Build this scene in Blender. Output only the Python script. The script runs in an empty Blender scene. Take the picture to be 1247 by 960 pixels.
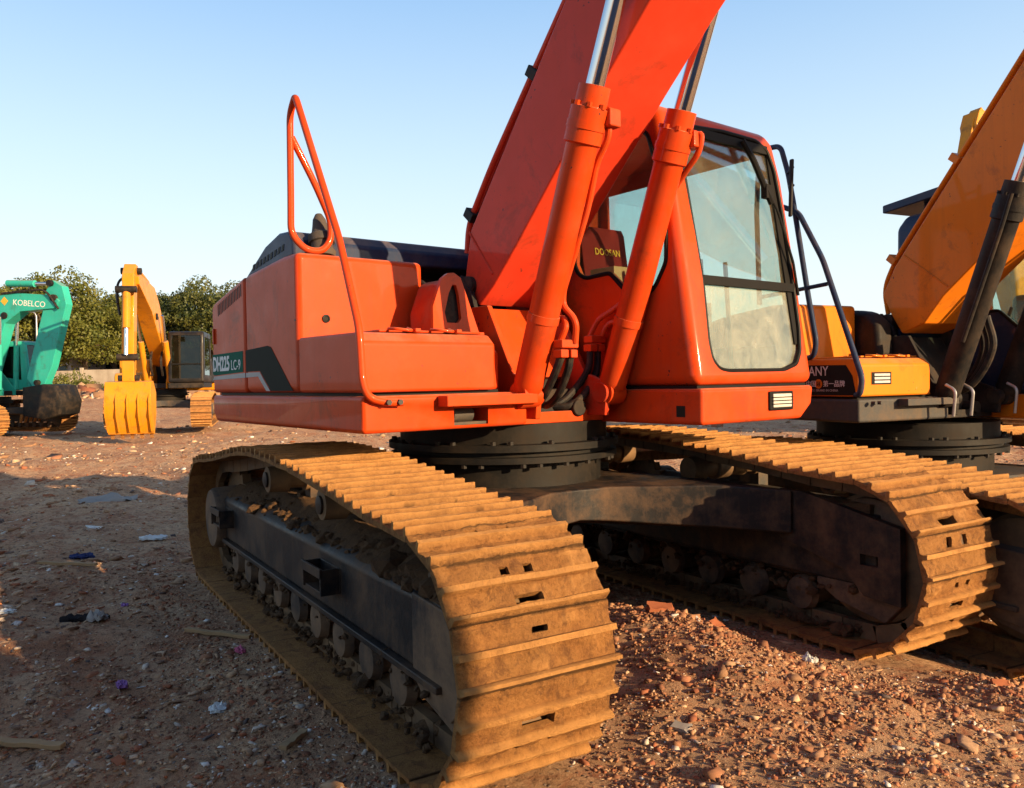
import bpy, bmesh, math, random
import numpy as np
from mathutils import Vector, Matrix
R = math.radians
random.seed(7); rng = np.random.default_rng(7)
scene = bpy.context.scene
col = scene.collection

# ------------------------------------------------------------------ camera
CAM = Vector((4.390, -2.623, 1.412))
YAW, PITCH, ROLL, FPX = 2.5918, -0.01642, -0.01789, 996.0
fwv = Vector((math.cos(PITCH)*math.cos(YAW), math.cos(PITCH)*math.sin(YAW), math.sin(PITCH)))
rv = fwv.cross(Vector((0, 0, 1))).normalized(); uv_ = rv.cross(fwv)
r2 = rv*math.cos(ROLL)+uv_*math.sin(ROLL); u2 = -rv*math.sin(ROLL)+uv_*math.cos(ROLL)
cd = bpy.data.cameras.new('camera'); cam = bpy.data.objects.new('camera', cd); col.objects.link(cam)
cam.matrix_world = Matrix(((r2.x, u2.x, -fwv.x, CAM.x), (r2.y, u2.y, -fwv.y, CAM.y), (r2.z, u2.z, -fwv.z, CAM.z), (0, 0, 0, 1)))
cd.sensor_width = 36; cd.lens = FPX/1247*36; cd.clip_start = 0.05; cd.clip_end = 3000
scene.camera = cam

# ------------------------------------------------------------------ light
SUN_AZ, SUN_EL = R(22), R(15)
world = bpy.data.worlds.new('World'); scene.world = world; world.use_nodes = True
wn = world.node_tree.nodes; wl = world.node_tree.links
for n in list(wn): wn.remove(n)
sky = wn.new('ShaderNodeTexSky'); sky.sky_type = 'NISHITA'; sky.sun_disc = False
sky.sun_elevation = SUN_EL; sky.sun_rotation = math.pi/2-SUN_AZ
sky.altitude = 0; sky.air_density = 1.0; sky.dust_density = 4.0; sky.ozone_density = 1.5
bg = wn.new('ShaderNodeBackground'); bg.inputs['Strength'].default_value = 0.15
wo = wn.new('ShaderNodeOutputWorld'); mxw = wn.new('ShaderNodeMix'); mxw.data_type = 'RGBA'; mxw.inputs[0].default_value = .80   # milky winter haze: pale at the horizon, deeper blue overhead
tcw = wn.new('ShaderNodeTexCoord'); spw = wn.new('ShaderNodeSeparateXYZ'); wl.new(tcw.outputs['Generated'], spw.inputs[0])
rpw = wn.new('ShaderNodeValToRGB'); wl.new(spw.outputs['Z'], rpw.inputs[0]); ew = rpw.color_ramp.elements
while len(ew) < 6: ew.new(.5)
for e_, (p_, c_) in zip(ew, [(0, (.76, .79, .76)), (.10, (.67, .75, .77)), (.25, (.48, .62, .73)), (.42, (.26, .43, .66)), (.6, (.12, .20, .34)), (1, (.06, .11, .22))]): e_.position = p_; e_.color = (*c_, 1)
scw = wn.new('ShaderNodeVectorMath'); scw.operation = 'SCALE'; scw.inputs[3].default_value = 5.1; wl.new(rpw.outputs[0], scw.inputs[0]); wl.new(scw.outputs[0], mxw.inputs[7])
wl.new(sky.outputs[0], mxw.inputs[6]); wl.new(mxw.outputs[2], bg.inputs[0]); wl.new(bg.outputs[0], wo.inputs[0])
sd = bpy.data.lights.new('sun', 'SUN'); sun = bpy.data.objects.new('sun', sd); col.objects.link(sun)
sd.energy = 5.0; sd.angle = R(0.5); sd.color = (1.0, 0.68, 0.36)
sdir = Vector((math.cos(SUN_EL)*math.cos(SUN_AZ), math.cos(SUN_EL)*math.sin(SUN_AZ), math.sin(SUN_EL)))
sun.rotation_euler = sdir.to_track_quat('Z', 'Y').to_euler()
vs = scene.view_settings
vs.view_transform = 'Standard'; vs.look = 'None'; vs.gamma = 1; vs.use_curve_mapping = False; vs.exposure = 1.0

# ------------------------------------------------------------------ helpers
def tag(o, label=None, cat=None, group=None, kind=None):
    if label: o['label'] = label
    if cat: o['category'] = cat
    if group: o['group'] = group
    if kind: o['kind'] = kind
    return o
def empty(name, loc=(0, 0, 0), rz=0, parent=None):
    o = bpy.data.objects.new(name, None); col.objects.link(o); o.location = loc; o.rotation_euler = (0, 0, rz)
    o.empty_display_size = .3
    if parent: o.parent = parent
    return o
def obj(name, bm, mat, parent=None, bevel=0, seg=2, smooth=35, rz=None):
    if isinstance(bm, bpy.types.Mesh): me = bm
    else:
        me = bpy.data.meshes.new(name); bm.to_mesh(me); bm.free()
    if mat is not None:
        me.materials.clear(); me.materials.append(mat)
    if smooth:
        me.polygons.foreach_set('use_smooth', [True]*len(me.polygons))
        me.set_sharp_from_angle(angle=R(smooth))
    o = bpy.data.objects.new(name, me); col.objects.link(o)
    if parent: o.parent = parent
    if rz is not None: o.rotation_euler.z = rz
    if bevel:
        b = o.modifiers.new('bevel', 'BEVEL'); b.width = bevel; b.segments = seg; b.limit_method = 'ANGLE'; b.angle_limit = R(30)
        b.harden_normals = True
    return o
def BM(): return bmesh.new()
def box(bm, x0, x1, y0, y1, z0, z1):
    v = [bm.verts.new(p) for p in ((x0, y0, z0), (x1, y0, z0), (x1, y1, z0), (x0, y1, z0), (x0, y0, z1), (x1, y0, z1), (x1, y1, z1), (x0, y1, z1))]
    for f in ((0, 3, 2, 1), (4, 5, 6, 7), (0, 1, 5, 4), (1, 2, 6, 5), (2, 3, 7, 6), (3, 0, 4, 7)): bm.faces.new([v[i] for i in f])
    return v
def prism(bm, pts, a, b, axis='v'):
    """pts polygon; axis v: pts=(u,z) extruded along v; axis z: pts=(u,v); axis u: pts=(v,z)"""
    def P(p, t):
        return {'v': (p[0], t, p[1]), 'z': (p[0], p[1], t), 'u': (t, p[0], p[1])}[axis]
    A = [bm.verts.new(P(p, a)) for p in pts]; B = [bm.verts.new(P(p, b)) for p in pts]
    n = len(pts); fs = [bm.faces.new(A), bm.faces.new(B[::-1])]
    for i in range(n): fs.append(bm.faces.new((A[i], B[i], B[(i+1) % n], A[(i+1) % n])))
    bmesh.ops.recalc_face_normals(bm, faces=fs)
    return fs
def frame_at(d):
    d = d.normalized(); a = Vector((0, 0, 1)) if abs(d.z) < .9 else Vector((1, 0, 0))
    x = d.cross(a).normalized(); return x, d.cross(x).normalized()
def cyl(bm, p0, p1, r0, r1=None, n=20, caps=True):
    p0, p1 = Vector(p0), Vector(p1); r1 = r0 if r1 is None else r1
    x, y = frame_at(p1-p0)
    rings = []
    for p, r in ((p0, r0), (p1, r1)):
        rings.append([bm.verts.new(p+x*r*math.cos(2*math.pi*i/n)+y*r*math.sin(2*math.pi*i/n)) for i in range(n)])
    fs = [bm.faces.new((rings[0][i], rings[0][(i+1) % n], rings[1][(i+1) % n], rings[1][i])) for i in range(n)]
    if caps: fs += [bm.faces.new(rings[0][::-1]), bm.faces.new(rings[1])]
    bmesh.ops.recalc_face_normals(bm, faces=fs)
def lathe(bm, prof, c, axis='z', n=28):
    """prof list of (r, t)"""
    c = Vector(c); ax = {'x': Vector((1, 0, 0)), 'y': Vector((0, 1, 0)), 'z': Vector((0, 0, 1))}[axis] if isinstance(axis, str) else Vector(axis).normalized()
    x, y = frame_at(ax); rings = []
    for r, t in prof:
        r = max(r, .0005)
        rings.append([bm.verts.new(c+ax*t+x*r*math.cos(2*math.pi*i/n)+y*r*math.sin(2*math.pi*i/n)) for i in range(n)])
    fs = []
    for a, b in zip(rings, rings[1:]):
        fs += [bm.faces.new((a[i], a[(i+1) % n], b[(i+1) % n], b[i])) for i in range(n)]
    fs += [bm.faces.new(rings[0][::-1]), bm.faces.new(rings[-1])]
    bmesh.ops.recalc_face_normals(bm, faces=fs)
def fillet(pts, r, seg=6):
    pts = [Vector(p) for p in pts]; out = [pts[0]]
    for a, b, c in zip(pts, pts[1:], pts[2:]):
        d1 = (a-b); d2 = (c-b); l = min(r, d1.length*.48, d2.length*.48)
        p = b+d1.normalized()*l; q = b+d2.normalized()*l
        for i in range(seg+1):
            t = i/seg; out.append(p*(1-t)**2+b*2*t*(1-t)+q*t*t)
    return out+[pts[-1]]
def tube(bm, pts, r, n=10, rad=0.06, closed=False, caps=True):
    pts = fillet(pts, rad) if rad else [Vector(p) for p in pts]
    q = [pts[0]]
    for p in pts[1:]:
        if (p-q[-1]).length > 1e-4: q.append(p)
    pts = q; rings = []; nx = None
    for i, p in enumerate(pts):
        d = (pts[min(i+1, len(pts)-1)]-pts[max(i-1, 0)]).normalized()
        if nx is None: nx, _ = frame_at(d)
        nx = (nx-d*nx.dot(d)).normalized(); ny = d.cross(nx)
        rings.append([bm.verts.new(p+nx*r*math.cos(2*math.pi*k/n)+ny*r*math.sin(2*math.pi*k/n)) for k in range(n)])
    fs = []
    for a, b in zip(rings, rings[1:]): fs += [bm.faces.new((a[k], a[(k+1) % n], b[(k+1) % n], b[k])) for k in range(n)]
    if caps: fs += [bm.faces.new(rings[0][::-1]), bm.faces.new(rings[-1])]
    bmesh.ops.recalc_face_normals(bm, faces=fs)
def spline(pts, n=8):
    pts = [Vector(p) for p in pts]; P = [pts[0]*2-pts[1]]+pts+[pts[-1]*2-pts[-2]]; out = []
    for i in range(1, len(P)-2):
        for k in range(n):
            t = k/n; a, b, c, d = P[i-1:i+3]
            out.append(.5*((2*b)+(c-a)*t+(2*a-5*b+4*c-d)*t*t+(3*b-a-3*c+d)*t**3))
    return out+[pts[-1]]
def boolean(o, cutters):
    for c in cutters:
        m = o.modifiers.new('cut', 'BOOLEAN'); m.operation = 'DIFFERENCE'; m.solver = 'EXACT'; m.object = c
    bpy.context.view_layer.update()
    dg = bpy.context.evaluated_depsgraph_get()
    me = bpy.data.meshes.new_from_object(o.evaluated_get(dg))
    o.modifiers.clear(); o.data = me
    for c in cutters: bpy.data.objects.remove(c)
    me.polygons.foreach_set('use_smooth', [True]*len(me.polygons)); me.set_sharp_from_angle(angle=R(35))
    return o
def poly3(bm, pts):
    return bm.faces.new([bm.verts.new(p) for p in pts])
def text(name, body, size, mat, origin, xd, yd, parent, rz=None, depth=.0012, sx=1.0, shear=0, bold=.0, align='LEFT'):
    cu = bpy.data.curves.new(name, 'FONT'); cu.body = body; cu.size = size; cu.extrude = depth; cu.shear = shear; cu.offset = bold; cu.align_x = align
    cu.resolution_u = 3
    t = bpy.data.objects.new(name, cu); col.objects.link(t); bpy.context.view_layer.update()
    me = bpy.data.meshes.new_from_object(t.evaluated_get(bpy.context.evaluated_depsgraph_get()))
    bpy.data.objects.remove(t)
    xd, yd = Vector(xd).normalized(), Vector(yd).normalized(); zd = xd.cross(yd); o_ = Vector(origin)
    M = Matrix(((xd.x*sx, yd.x, zd.x, o_.x), (xd.y*sx, yd.y, zd.y, o_.y), (xd.z*sx, yd.z, zd.z, o_.z), (0, 0, 0, 1)))
    me.transform(M)
    return obj(name, me, mat, parent, smooth=0, rz=rz)

def hsh(ix, iy, s):
    h = (ix.astype(np.int64)*374761393+iy.astype(np.int64)*668265263+s*1442695041) & 0x7fffffff
    h = ((h ^ (h >> 13))*1274126177) & 0x7fffffff
    return ((h ^ (h >> 16)) & 0xffff)/65535.0
def vnoise(x, y, s=0):
    x0 = np.floor(x); y0 = np.floor(y); fx = x-x0; fy = y-y0
    fx = fx*fx*(3-2*fx); fy = fy*fy*(3-2*fy)
    a = hsh(x0, y0, s); b = hsh(x0+1, y0, s); c = hsh(x0, y0+1, s); d = hsh(x0+1, y0+1, s)
    return (a*(1-fx)+b*fx)*(1-fy)+(c*(1-fx)+d*fx)*fy-.5

# ------------------------------------------------------------------ materials
def mat_new(name):
    m = bpy.data.materials.new(name); m.use_nodes = True; nt = m.node_tree
    for n in list(nt.nodes): nt.nodes.remove(n)
    out = nt.nodes.new('ShaderNodeOutputMaterial'); p = nt.nodes.new('ShaderNodeBsdfPrincipled')
    nt.links.new(p.outputs[0], out.inputs[0]); return m, nt, p, out
def N(nt, t, **k):
    n = nt.nodes.new(t)
    for a, b in k.items():
        if a in n.inputs.keys() if hasattr(n.inputs, 'keys') else False: n.inputs[a].default_value = b
        else: setattr(n, a, b)
    return n
def noise(nt, scale, detail=6, rough=.6, coord='Object', stretch=None, dist=0):
    tc = nt.nodes.new('ShaderNodeTexCoord'); n = nt.nodes.new('ShaderNodeTexNoise')
    n.inputs['Scale'].default_value = scale; n.inputs['Detail'].default_value = detail; n.inputs['Roughness'].default_value = rough
    n.inputs['Distortion'].default_value = dist
    if coord == 'World':
        g = nt.nodes.new('ShaderNodeNewGeometry'); src = g.outputs['Position']
    else: src = tc.outputs[coord]
    if stretch:
        mp = nt.nodes.new('ShaderNodeMapping'); mp.inputs['Scale'].default_value = stretch; nt.links.new(src, mp.inputs[0]); src = mp.outputs[0]
    nt.links.new(src, n.inputs['Vector']); return n.outputs['Fac']
def ramp(nt, fac, stops):
    r = nt.nodes.new('ShaderNodeValToRGB'); nt.links.new(fac, r.inputs[0]); e = r.color_ramp.elements
    while len(e) < len(stops): e.new(.5)
    for i, (p, c) in enumerate(stops):
        e[i].position = p; e[i].color = (c, c, c, 1) if isinstance(c, (int, float)) else (*c, 1)
    return r.outputs[0]
def mix(nt, fac, a, b, mode='MIX'):
    m = nt.nodes.new('ShaderNodeMix'); m.data_type = 'RGBA'; m.blend_type = mode
    for inp, v in ((m.inputs[0], fac), (m.inputs[6], a), (m.inputs[7], b)):
        if isinstance(v, (int, float)): inp.default_value = v
        elif isinstance(v, tuple): inp.default_value = (*v, 1)
        else: nt.links.new(v, inp)
    return m.outputs[2]
def bump(nt, p, h, strength=.3, dist=.01):
    b = nt.nodes.new('ShaderNodeBump'); b.inputs['Strength'].default_value = strength; b.inputs['Distance'].default_value = dist
    nt.links.new(h, b.inputs['Height']); nt.links.new(b.outputs[0], p.inputs['Normal'])
def paint(name, c, dust=.5, rough=.3, coat=.35, chips=True, streak=.35):
    m, nt, p, _ = mat_new(name)
    big = noise(nt, 1.7, 4); base = mix(nt, ramp(nt, big, [(.3, 0.0), (.7, 1.0)]), tuple(x*.86 for x in c), c)
    st = noise(nt, 7, 5, .6, stretch=(3.5, 3.5, .22))
    base = mix(nt, ramp(nt, st, [(.50, 0.0), (.75, streak)]), base, tuple(x*.62+.012 for x in c))
    dn = noise(nt, 5, 9, .72)
    base = mix(nt, ramp(nt, dn, [(.46, 0.0), (.78, dust)]), base, (.26, .17, .10))
    gn = nt.nodes.new('ShaderNodeNewGeometry'); sx = nt.nodes.new('ShaderNodeSeparateXYZ'); nt.links.new(gn.outputs['Normal'], sx.inputs[0])   # dust settled on ledges and tops
    mt_ = nt.nodes.new('ShaderNodeMath'); mt_.operation = 'MULTIPLY'; nt.links.new(ramp(nt, sx.outputs['Z'], [(.55, 0.0), (.95, 1.0)]), mt_.inputs[0]); nt.links.new(ramp(nt, dn, [(.3, .15), (.65, .7)]), mt_.inputs[1])
    base = mix(nt, mt_.outputs[0], base, (.36, .25, .16))
    if chips:
        cn = noise(nt, 38, 3, .6); gate = noise(nt, 3.1, 2)
        mm = nt.nodes.new('ShaderNodeMath'); mm.operation = 'MULTIPLY'
        nt.links.new(ramp(nt, cn, [(.68, 0.0), (.70, 1.0)]), mm.inputs[0]); nt.links.new(ramp(nt, gate, [(.52, 0.0), (.6, 1.0)]), mm.inputs[1])
        base = mix(nt, mm.outputs[0], base, (.05, .03, .025))
    # fine scratches and grime
    sc = noise(nt, 9, 8, .8, stretch=(1, 6, 6), dist=.4); base = mix(nt, ramp(nt, sc, [(.655, 0.0), (.68, .45)]), base, tuple(min(1, x*1.25+.06) for x in c))
    gr = noise(nt, 2.6, 7, .75, dist=.5); base = mix(nt, ramp(nt, gr, [(.55, 0.0), (.70, .55)]), base, (.07, .035, .02))
    nt.links.new(base, p.inputs['Base Color'])
    rr = nt.nodes.new('ShaderNodeMapRange'); nt.links.new(dn, rr.inputs[0]); rr.inputs[1].default_value = .35; rr.inputs[2].default_value = .75
    rr.inputs[3].default_value = rough+.1; rr.inputs[4].default_value = rough+.4; nt.links.new(rr.outputs[0], p.inputs['Roughness'])
    p.inputs['Coat Weight'].default_value = coat*.6; p.inputs['Coat Roughness'].default_value = .05; p.inputs['Specular IOR Level'].default_value = .10
    bump(nt, p, noise(nt, 2.2, 3), .10, .02)
    return m
def dark(name, c, dustc=(.17, .11, .065), dust=.8, rough=.5, metal=0, lo=.45, hi=.7, scale=4, bs=.3):
    m, nt, p, _ = mat_new(name)
    dn = noise(nt, scale, 9, .7); st = noise(nt, 6, 5, .6, stretch=(4, 4, .3))
    base = mix(nt, ramp(nt, dn, [(lo, 0.0), (hi, dust)]), c, dustc)
    base = mix(nt, ramp(nt, st, [(.55, 0.0), (.75, dust*.4)]), base, tuple(x*.8 for x in dustc))
    nt.links.new(base, p.inputs['Base Color']); p.inputs['Metallic'].default_value = metal; p.inputs['Specular IOR Level'].default_value = .25
    rr = nt.nodes.new('ShaderNodeMapRange'); nt.links.new(dn, rr.inputs[0]); rr.inputs[1].default_value = .3; rr.inputs[2].default_value = .7
    rr.inputs[3].default_value = rough; rr.inputs[4].default_value = min(1, rough+.35); nt.links.new(rr.outputs[0], p.inputs['Roughness'])
    bump(nt, p, noise(nt, 40, 6, .7), bs, .006)
    return m
def plain(name, c, rough=.6, metal=0, nz=.15, scale=6):
    m, nt, p, _ = mat_new(name)
    base = mix(nt, noise(nt, scale, 6, .65), tuple(x*(1-nz*2) for x in c), tuple(min(1, x*(1+nz)) for x in c))
    nt.links.new(base, p.inputs['Base Color']); p.inputs['Roughness'].default_value = rough; p.inputs['Metallic'].default_value = metal; p.inputs['Specular IOR Level'].default_value = .1
    return m
RED = (.60, .057, .008)
M = {}
M['red'] = paint('red_orange_paint', RED, dust=.16)
M['reddark'] = paint('greasy_red_paint', (.50, .04, .012), dust=.5, rough=.45)
M['boomred'] = paint('boom_red_paint', (.64, .052, .022), dust=.10, rough=.34, streak=.2)
M['orange'] = paint('orange_paint', (.74, .205, .010), dust=.10)
M['yellow'] = paint('yellow_paint', (.66, .25, .010), dust=.35)
M['teal'] = paint('teal_paint', (.03, .42, .34), dust=.10)
M['navy'] = paint('navy_paint', (.018, .035, .085), dust=.25, rough=.35, chips=False)
M['black'] = dark('black_metal', (.010, .010, .011), dust=.3)
M['hose'] = dark('hose_rubber', (.012, .012, .013), dust=.35, rough=.45, scale=14)
M['under'] = dark('undercarriage_metal', (.012, .012, .014), dustc=(.15, .085, .045), dust=.7, lo=.44, hi=.70, rough=.4)
M['grey'] = dark('grey_frame_metal', (.05, .05, .05), dust=.6, lo=.45)
M['mudmetal'] = dark('muddy_frame_metal', (.03, .026, .026), dustc=(.21, .13, .075), dust=.9, lo=.36, hi=.62)
M['ring'] = dark('slew_ring_metal', (.005, .005, .005), dust=.12, bs=.15)
M['gloss_black'] = dark('black_cab_paint', (.010, .010, .011), dust=.15, rough=.3)
M['link'] = dark('track_link_metal', (.05, .035, .025), dustc=(.20, .12, .06), dust=.9, lo=.3, hi=.6)
M['seal'] = plain('rubber_seal', (.012, .012, .012), .5)
M['plastic'] = plain('dark_plastic', (.03, .03, .033), .5)
M['white'] = plain('white_print', (.75, .75, .72), .5, nz=.05)
M['greyprint'] = plain('grey_print', (.45, .43, .40), .5)
M['gold'] = plain('gold_print', (.70, .42, .05), .5)
M['green'] = plain('green_decal', (.006, .11, .07), .7, nz=.08)
M['char'] = plain('charcoal_decal', (.022, .026, .020), .7, nz=.12)
M['seatred'] = plain('red_seat_cloth', (.15, .012, .012), .85)
M['lamp'] = plain('lamp_glass', (.55, .55, .52), .12)
M['cardboard'] = plain('cardboard', (.42, .27, .15), .85)
M['steel'] = plain('galvanised_steel', (.45, .45, .46), .35, metal=.7)
m, nt, p, _ = mat_new('chrome_rod'); p.inputs['Base Color'].default_value = (.72, .70, .68, 1); p.inputs['Metallic'].default_value = 1; p.inputs['Roughness'].default_value = .13; M['chrome'] = m

def mud_mat(name, a, b, c, sc=9, bars=False):
    m, nt, p, _ = mat_new(name)
    n1 = noise(nt, sc, 10, .72, coord='World'); n2 = noise(nt, sc*.25, 4, .6, coord='World'); n3 = noise(nt, 90, 8, .8, coord='World')
    base = mix(nt, ramp(nt, n1, [(.33, 0.0), (.66, 1.0)]), a, b)
    base = mix(nt, ramp(nt, n2, [(.45, 0.0), (.62, .55)]), base, c)
    base = mix(nt, ramp(nt, n3, [(.3, .55), (.5, 0.0)]), base, tuple(x*.35 for x in a))
    base = mix(nt, ramp(nt, n3, [(.56, 0.0), (.72, .35)]), base, tuple(min(1, x*1.5) for x in b))
    if bars:
        n6 = noise(nt, 16, 7, .75, coord='World', dist=.5); base = mix(nt, ramp(nt, n6, [(.5, 0.0), (.62, .65)]), base, (.13, .06, .028))
        A = nt.nodes.new('ShaderNodeAttribute'); A.attribute_name = 'bar'; B = nt.nodes.new('ShaderNodeAttribute'); B.attribute_name = 'rim'
        mb = nt.nodes.new('ShaderNodeMath'); mb.operation = 'MULTIPLY'; nt.links.new(A.outputs['Fac'], mb.inputs[0]); nt.links.new(ramp(nt, n1, [(.3, .35), (.6, .95)]), mb.inputs[1])
        base = mix(nt, mb.outputs[0], base, (.60, .31, .105))
        mb = nt.nodes.new('ShaderNodeMath'); mb.operation = 'MULTIPLY'; nt.links.new(B.outputs['Fac'], mb.inputs[0]); mb.inputs[1].default_value = .75
        base = mix(nt, mb.outputs[0], base, (.07, .04, .02))
    nt.links.new(base, p.inputs['Base Color']); p.inputs['Roughness'].default_value = .9; p.inputs['Specular IOR Level'].default_value = .2
    n5 = noise(nt, 42, 6, .75, coord='World'); bump(nt, p, mix(nt, .55, n5, n3), 1.0, .028)
    return m
M['shoe'] = mud_mat('muddy_track_steel', (.24, .105, .036), (.47, .225, .070), (.29, .15, .055), bars=True)
M['mud'] = mud_mat('dry_mud', (.07, .042, .025), (.17, .095, .045), (.11, .06, .03), 14)

def glass(name, tint, dirt, dirtc=(.55, .50, .38), scale=3, lo=.45, hi=.7, refl=1.5):
    m, nt, p, out = mat_new(name); nt.nodes.remove(p)
    tr = nt.nodes.new('ShaderNodeBsdfTransparent'); tr.inputs[0].default_value = (*tint, 1)
    gl = nt.nodes.new('ShaderNodeBsdfGlossy'); gl.inputs['Roughness'].default_value = .02; gl.inputs[0].default_value = (.9, 1, .97, 1)
    lw = nt.nodes.new('ShaderNodeLayerWeight'); lw.inputs[0].default_value = .5; pw = nt.nodes.new('ShaderNodeMath'); pw.operation = 'POWER'; nt.links.new(lw.outputs['Facing'], pw.inputs[0]); pw.inputs[1].default_value = 3.5
    fr = nt.nodes.new('ShaderNodeMath'); fr.operation = 'MULTIPLY_ADD'; nt.links.new(pw.outputs[0], fr.inputs[0]); fr.inputs[1].default_value = .75; fr.inputs[2].default_value = .04*refl
    a = nt.nodes.new('ShaderNodeMixShader'); nt.links.new(fr.outputs[0], a.inputs[0]); nt.links.new(tr.outputs[0], a.inputs[1]); nt.links.new(gl.outputs[0], a.inputs[2])
    df = nt.nodes.new('ShaderNodeBsdfDiffuse'); df.inputs[0].default_value = (*dirtc, 1)
    b = nt.nodes.new('ShaderNodeMixShader'); dn = noise(nt, scale, 10, .75, dist=.6)
    nt.links.new(ramp(nt, dn, [(lo, dirt*.35), (hi, dirt)]), b.inputs[0]); nt.links.new(a.outputs[0], b.inputs[1]); nt.links.new(df.outputs[0], b.inputs[2])
    nt.links.new(b.outputs[0], out.inputs[0]); return m
M['glass'] = glass('cab_glass', (.86, .95, .92), .10, refl=1.9)
M['glassdirty'] = glass('dusty_lower_glass', (.72, .86, .78), .36, dirtc=(.50, .50, .44), scale=6, lo=.36, hi=.62)
M['glassdark'] = glass('far_cab_glass', (.20, .32, .29), .02, refl=.9)

# ------------------------------------------------------------------ ground
def hground(x, y):
    x = np.asarray(x, float); y = np.asarray(y, float)
    dx = x-CAM.x; dy = y-CAM.y; dist = np.hypot(dx, dy)
    h = vnoise(x*.45, y*.45, 1)*.16+vnoise(x*1.3+5, y*1.3, 2)*.09+vnoise(x*3.3, y*3.3+9, 3)*.05+vnoise(x*8, y*8, 4)*.030+vnoise(x*21, y*21, 5)*.018
    h = h+np.abs(vnoise(x*5.1+3, y*5.1, 6))*.03
    # keep the ground just below the tracks of the big machines
    def near(cx, cy, hd, zz):
        c, s = math.cos(hd), math.sin(hd); a = (x-cx)*c+(y-cy)*s; b = -(x-cx)*s+(y-cy)*c
        d = np.maximum(np.abs(a)-2.1, np.abs(np.abs(b)-1.195)-.32); return np.clip(d/.45, 0, 1), zz
    for args in ((0, 0, 0, 0.0), (.58, 3.27, R(-7), -.115)):
        k, zz = near(*args); hh = vnoise(x*8, y*8, 4)*.012+.004+zz; h = h*k+hh*(1-k)
    # spoil ridge between the tracks in front
    h = h+.13*np.exp(-(((x-1.35)/.9)**2+((y-.12)/.34)**2))
    far = np.clip((dist-32)/30, 0, 1); far = far*far*(3-2*far)
    h = h+far*1.25+vnoise(x*.05, y*.05, 8)*.5*np.clip((dist-12)/20, 0, 1)*(dist < 300)
    return h
def build_ground():
    n = 760; s = np.linspace(-1, 1, n); k = 6.2; g = np.sinh(k*s)/math.sinh(k)
    X, Y = np.meshgrid(1.6+g*900, -.9+g*900, indexing='ij')
    Z = hground(X, Y)
    co = np.stack([X, Y, Z], -1).reshape(-1, 3).astype(np.float32)
    i = np.arange(n*n).reshape(n, n); q = np.stack([i[:-1, :-1], i[1:, :-1], i[1:, 1:], i[:-1, 1:]], -1).reshape(-1, 4)
    me = bpy.data.meshes.new('ground'); me.vertices.add(len(co)); me.vertices.foreach_set('co', co.ravel())
    me.loops.add(q.size); me.loops.foreach_set('vertex_index', q.ravel().astype(np.int32))
    me.polygons.add(len(q)); me.polygons.foreach_set('loop_start', np.arange(0, q.size, 4, dtype=np.int32)); me.update(calc_edges=True)
    me.polygons.foreach_set('use_smooth', [True]*len(q))
    m, nt, p, _ = mat_new('rubble_earth')
    n1 = noise(nt, .55, 6, .6, coord='World'); n2 = noise(nt, 3.2, 9, .7, coord='World'); n3 = noise(nt, 22, 9, .75, coord='World')
    n4 = noise(nt, 5.5, 6, .7, coord='World', dist=.8)
    base = mix(nt, ramp(nt, n1, [(.4, 0.0), (.62, 1.0)]), (.40, .195, .105), (.54, .33, .185))
    base = mix(nt, ramp(nt, n2, [(.42, 0.0), (.68, .8)]), base, (.62, .43, .27))
    base = mix(nt, ramp(nt, n4, [(.52, 0.0), (.64, .75)]), base, (.32, .105, .05))
    base = mix(nt, ramp(nt, n3, [(.34, .85), (.5, 0.0)]), base, (.085, .048, .034))
    base = mix(nt, ramp(nt, n3, [(.60, 0.0), (.70, .8)]), base, (.62, .46, .30))
    vor = nt.nodes.new('ShaderNodeTexVoronoi'); vor.inputs['Scale'].default_value = 34; g_ = nt.nodes.new('ShaderNodeNewGeometry'); nt.links.new(g_.outputs['Position'], vor.inputs['Vector'])
    vc = ramp(nt, vor.outputs['Distance'], [(.12, 1.0), (.34, 0.0)])
    sep = nt.nodes.new('ShaderNodeSeparateColor'); nt.links.new(vor.outputs['Color'], sep.inputs[0])
    peb = ramp(nt, sep.outputs[0], [(.0, (.30, .08, .05)), (.35, (.30, .19, .13)), (.6, (.42, .33, .25)), (.8, (.12, .09, .08)), (.92, (.55, .52, .47))])
    mk = nt.nodes.new('ShaderNodeMath'); mk.operation = 'MULTIPLY'; nt.links.new(vc, mk.inputs[0]); nt.links.new(ramp(nt, sep.outputs[1], [(.42, 0.0), (.5, 1.0)]), mk.inputs[1])
    base = mix(nt, mk.outputs[0], base, peb)
    nt.links.new(base, p.inputs['Base Color']); p.inputs['Roughness'].default_value = .95; p.inputs['Specular IOR Level'].default_value = .15
    ad = nt.nodes.new('ShaderNodeMath'); ad.operation = 'MULTIPLY_ADD'; nt.links.new(mk.outputs[0], ad.inputs[0]); ad.inputs[1].default_value = .5; nt.links.new(n3, ad.inputs[2])
    bump(nt, p, mix(nt, .35, ad.outputs[0], n2), 1.0, .06)
    me.materials.append(m); o = bpy.data.objects.new('ground', me); col.objects.link(o); tag(o, kind='structure')
build_ground()

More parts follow.
